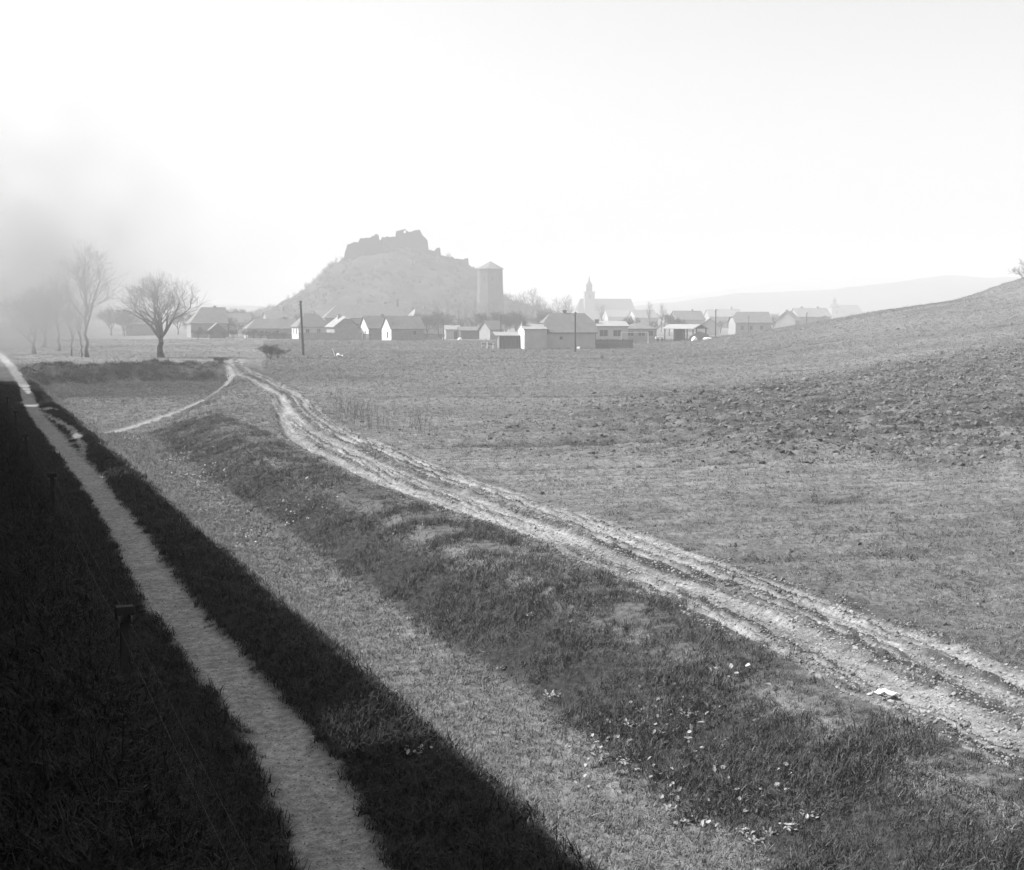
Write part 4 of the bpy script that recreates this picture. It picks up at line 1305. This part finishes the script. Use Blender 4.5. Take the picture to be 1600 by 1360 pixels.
# meadow towards the village
X, Y = wedge(60000, 118, 275, 1.0, -.47, .25)
_, _, m = full(X, Y)
X, Y = keep(X, Y, (1 - m['road']) * (1 - m['path']) * (X > 5.5) * (.4 + .6 * m['dry']))
d_ = X * SY + Y * CY
scatter('meadow_grass', 'short meadow grass between the hollow and the village', 'grass', [blades(s, 10, .09, .2, .02, 1.1) for s in (61, 62, 63)], 'grass_dry', X, Y, nr.uniform(.5, 1.3, len(X)) * (.6 + d_ / 150), .3, 32)
# field: stubble tufts, dark tufts along the furrows, clods where it is ploughed
X, Y = wedge(230000, 14, 260, .7, -.2, .47)
_, _, m = full(X, Y)
X, Y = keep(X, Y, m['isfield'] * (1 - m['road']) * (1 - .45 * m['band']))
g_st = [blades(s, 11, .075, .13, .011, 1.3) for s in (12, 13, 14, 15)]
d_ = X * SY + Y * CY
scatter('field_stubble', 'dry trampled stubble over the rising field', 'stubble', g_st, 'stubble', X, Y, nr.uniform(.5, 1.25, len(X)) * (.75 + d_ / 110), .35, 4)
X, Y = wedge(160000, 14, 240, .75, -.2, .47)
_, _, m = full(X, Y)
patch = sst(.06, .2, fbm(X * .5, Y * .5, 3, 230))
X, Y = keep(X, Y, m['isfield'] * (1 - m['road']) * np.clip(sst(.15, .6, m['fur']) + 0.6 * m['band'] * sst(.02, .16, fbm(X * .8, Y * .8, 3, 231)) + .12 * m['band'] + .07 * patch + .35 * patch * (1 - sst(18, 34, X * SY + Y * CY)), 0, 1))
d_ = X * SY + Y * CY
scatter('furrow_weeds', 'dark low weeds along the furrows and hollows of the field', 'weeds', [blades(s, 12, .09, .13, .014, 1.0) for s in (91, 92, 93)], 'weed_dark', X, Y, nr.uniform(.4, 1.3, len(X)) * (.7 + d_ / 85), .35, 42)
X, Y = wedge(150000, 13, 240, .75, -.2, .47)
_, _, m = full(X, Y)
X, Y = keep(X, Y, m['isfield'] * (1 - m['road']) * (.012 + .75 * m['band'] ** 1.5))
d_ = X * SY + Y * CY
scatter('soil_clods', 'broken earth clods over the ploughed field', 'soil', [clods(s) for s in (1, 2, 3, 4)], 'soil', X, Y, np.clip(nr.lognormal(-.45, .55, len(X)), .15, 1.9) * (.6 + d_ / 95), .4, 5)
# grass between the ruts
X = nr.uniform(9.5, 22, 60000); Y = 8 + (nr.random(60000) ** 1.4) * 90
_, _, m = full(X, Y)
X, Y = keep(X, Y, sst(.05, .6, m['road']) * (1 - sst(.1, .6, m['bed'])) * sst(-.12, .08, fbm(X * 1.1, Y * .45, 3, 210)) * .8)
scatter('rut_grass', 'trodden dark grass between the wheel ruts', 'grass', [blades(s, 12, .06, .1, .012, 1.2) for s in (71, 72)], 'grass_bank', X, Y, nr.uniform(.5, 1.2, len(X)), .3, 33)
# crumbs along the road
X = nr.uniform(9.5, 19, 120000); Y = 8 + (nr.random(120000) ** 1.4) * 70
_, _, m = full(X, Y)
X, Y = keep(X, Y, sst(.02, .4, m['road']) * (1 - sst(.1, .7, m['bed'])) * sst(-.1, .12, fbm(X * .9, Y * .5, 3, 220)) * .9)
scatter('road_crumbs', 'lumps of dry mud between the wheel ruts', 'soil', [clods(s, .05) for s in (5, 6, 7)], 'soil', X, Y, np.clip(nr.lognormal(-1.0, .5, len(X)), .12, 1.3), .4, 6)
X = nr.uniform(9.8, 17.5, 150000); Y = 8 + (nr.random(150000) ** 1.6) * 55
_, _, m = full(X, Y)
X, Y = keep(X, Y, sst(.2, .8, m['road']) * .75)
scatter('road_dust', 'dry crumbled dirt lying loose on the rutted road', 'soil', [clods(s, .028) for s in (15, 16, 17)], 'grit', X, Y, np.clip(nr.lognormal(-.8, .55, len(X)), .15, 1.6), .4, 9)
# grit and straw on the footpath
X = nr.uniform(2.0, 4.6, 60000); Y = 8 + (nr.random(60000) ** 1.7) * 60
_, _, m = full(X, Y)
X, Y = keep(X, Y, sst(.1, .6, m['path']) * .7)
scatter('path_grit', 'small stones and crumbs on the trodden footpath', 'grit', [clods(s, .017) for s in (8, 9, 10)], 'grit', X, Y, np.clip(nr.lognormal(-.9, .5, len(X)), .15, 1.2), .4, 8)
# pale fallen leaves along the foot of the bank
X = nr.uniform(6.2, 10, 6000); Y = 7 + (nr.random(6000) ** 1.3) * 60
_, _, m = full(X, Y)
cl = sst(.02, .16, fbm(X * .35, Y * .22, 3, 200))
X, Y = keep(X, Y, cl * (1 - m['train_shade']) * np.exp(-((X - 7.9) / 1.1) ** 2) * .8)
scatter('fallen_leaves', 'pale dry leaves strewn along the foot of the ditch bank', 'leaves', [leaf_cluster(s, 3, .07, .1) for s in (1, 2, 3)], 'leaf_pale', X, Y, nr.uniform(.6, 1.5, len(X)), .3, 7)
# scrub on the castle hill
_d0 = 605.0
_mo = bpy.data.objects['hill'].data
_hv = np.empty(len(_mo.vertices) * 3, dtype=np.float32); _mo.vertices.foreach_get('co', _hv); _hv = _hv.reshape(-1, 3)
_pk = nr.integers(0, len(_hv), 5200)
_pk = _pk[(_hv[_pk, 2] > 3) & (nr.random(len(_pk)) < .25 + .75 * sst(-.05, .15, fbm(_hv[_pk, 0] / 18, _hv[_pk, 1] / 18, 3, 300)))]
scatter('hill_scrub', 'leafless scrub and rough grass covering the castle hill', 'scrub', [blades(s, 26, 2.2, 1.2, .16, .5) for s in (81, 82, 83)], 'grass_bank', _hv[_pk, 0] + nr.uniform(-.7, .7, len(_pk)), _hv[_pk, 1] + nr.uniform(-.7, .7, len(_pk)), nr.uniform(.35, 1.2, len(_pk)), .2, 41, heights=_hv[_pk, 2])
# bigger pale-leaved plants
lp = [leaf_cluster(s, 26, .06, .18) for s in (21, 22, 23)]
for p in lp: p.materials.append(M['leaf_pale'])
for k, (px, py) in enumerate(((1012, 1128), (1042, 1165), (1000, 1150), (985, 1205), (950, 1130), (870, 1098), (832, 1000), (785, 1032), (1225, 1310), (1258, 1318), (1290, 1310), (1200, 1345), (1180, 1300), (650, 1198), (1090, 1160), (690, 965), (640, 975))):
    dd = 5.6 * 1931.0 / (py - 495)
    x, y = AT(px, dd)
    z_ = full(np.array([x]), np.array([y]))[0][0]
    for it in range(4):
        dd = (CAM_Z - z_) * 1931.0 / (py - 495)
        x, y = AT(px, dd)
        z_ = full(np.array([x]), np.array([y]))[0][0]
    o = link_mesh('leafy_plant', lp[k % 3])
    o.location = (x, y, z_); o.rotation_euler = (0, 0, k * 2.1); o.scale = [.7 + .3 * ((k * 7) % 4) / 3] * 3
    tag(o, 'pale broad-leaved plant growing on the dark ditch bank', 'plant', 'pale leafy plants on the ditch bank')

# ------------------------------------------------------------------ air: locomotive smoke and haze
def smoke():
    x0, x1, y0, y1, z0, z1 = -6.0, 40.0, 96.0, 150.0, 0.6, 44.0
    o = MB().box(x0, x1, y0, y1, z0, z1).build('smoke', None)
    m = bpy.data.materials.new('coal_smoke'); m.use_nodes = True
    nt = m.node_tree; n, l = nt.nodes, nt.links
    n.clear()
    out = n.new('ShaderNodeOutputMaterial')
    pv = n.new('ShaderNodeVolumePrincipled')
    pv.inputs['Color'].default_value = (.52, .52, .52, 1)
    pv.inputs['Anisotropy'].default_value = .2
    l.new(pv.outputs[0], out.inputs['Volume'])
    geo = n.new('ShaderNodeNewGeometry')
    sep = n.new('ShaderNodeSeparateXYZ')
    l.new(geo.outputs['Position'], sep.inputs[0])
    def mr(src, a, b, c=0.0, d=1.0):
        q = n.new('ShaderNodeMapRange'); q.interpolation_type = 'SMOOTHSTEP'
        q.inputs['From Min'].default_value = a; q.inputs['From Max'].default_value = b
        q.inputs['To Min'].default_value = c; q.inputs['To Max'].default_value = d
        l.new(src, q.inputs['Value']); return q.outputs[0]
    def op(kind, a, b):
        q = n.new('ShaderNodeMath'); q.operation = kind
        for i, v in enumerate((a, b)):
            if isinstance(v, float): q.inputs[i].default_value = v
            else: l.new(v, q.inputs[i])
        return q.outputs[0]
    no = n.new('ShaderNodeTexNoise'); no.inputs['Scale'].default_value = .06; no.inputs['Detail'].default_value = 5
    mp_ = n.new('ShaderNodeMapping'); mp_.inputs['Location'].default_value = (31.0, 8.0, 17.0)
    l.new(geo.outputs['Position'], mp_.inputs['Vector'])
    l.new(mp_.outputs[0], no.inputs['Vector'])
    nz = no.outputs['Fac']
    wob = op('MULTIPLY', op('SUBTRACT', nz, .5), 34.0)
    # low dense part drifting over the bank
    xe = op('ADD', sep.outputs['X'], wob)
    low = op('MULTIPLY', mr(xe, 19.0, -3.0), mr(op('ADD', sep.outputs['Z'], wob), 30.0, 0.0))
    low = op('MULTIPLY', low, mr(sep.outputs['Z'], .8, 4.5))
    # thin upper part
    hi = op('MULTIPLY', mr(xe, 34.0, 2.0), mr(op('ADD', sep.outputs['Z'], op('MULTIPLY', wob, .5)), 44.0, 4.0))
    hi = op('MULTIPLY', hi, mr(nz, .30, .56))
    hi = op('MULTIPLY', hi, mr(sep.outputs['Z'], 2.0, 9.0))
    n2_ = n.new('ShaderNodeTexNoise'); n2_.inputs['Scale'].default_value = .16; n2_.inputs['Detail'].default_value = 3
    l.new(geo.outputs['Position'], n2_.inputs['Vector'])
    bil = n.new('ShaderNodeMapRange')
    for k_, v_ in (('From Min', .36), ('From Max', .64), ('To Min', .15), ('To Max', 1.9)): bil.inputs[k_].default_value = v_
    l.new(n2_.outputs['Fac'], bil.inputs['Value'])
    dens = op('ADD', op('MULTIPLY', low, .08), op('MULTIPLY', hi, .026))
    edge = op('MULTIPLY', mr(sep.outputs['Y'], 96.0, 106.0), mr(sep.outputs['Y'], 150.0, 136.0))
    edge = op('MULTIPLY', edge, mr(sep.outputs['X'], -6.0, -1.0))
    l.new(op('MULTIPLY', op('MULTIPLY', dens, bil.outputs[0]), edge), pv.inputs['Density'])
    o.data.materials.append(m)
    tag(o, 'grey coal smoke drifting from the locomotive over the bank', 'smoke', kind='stuff')
smoke()
def haze():
    o = MB().box(-2900, 2900, -2900, 2900, -6, 95).build('haze', None)
    m = bpy.data.materials.new('air'); m.use_nodes = True
    nt = m.node_tree
    nt.nodes.clear()
    out = nt.nodes.new('ShaderNodeOutputMaterial')
    pv = nt.nodes.new('ShaderNodeVolumePrincipled')
    pv.inputs['Color'].default_value = (.68, .68, .68, 1)
    pv.inputs['Density'].default_value = .0012
    pv.inputs['Anisotropy'].default_value = .0
    nt.links.new(pv.outputs[0], out.inputs['Volume'])
    o.data.materials.append(m)
    tag(o, 'pale even haze filling the valley air', 'haze', kind='stuff')
haze()
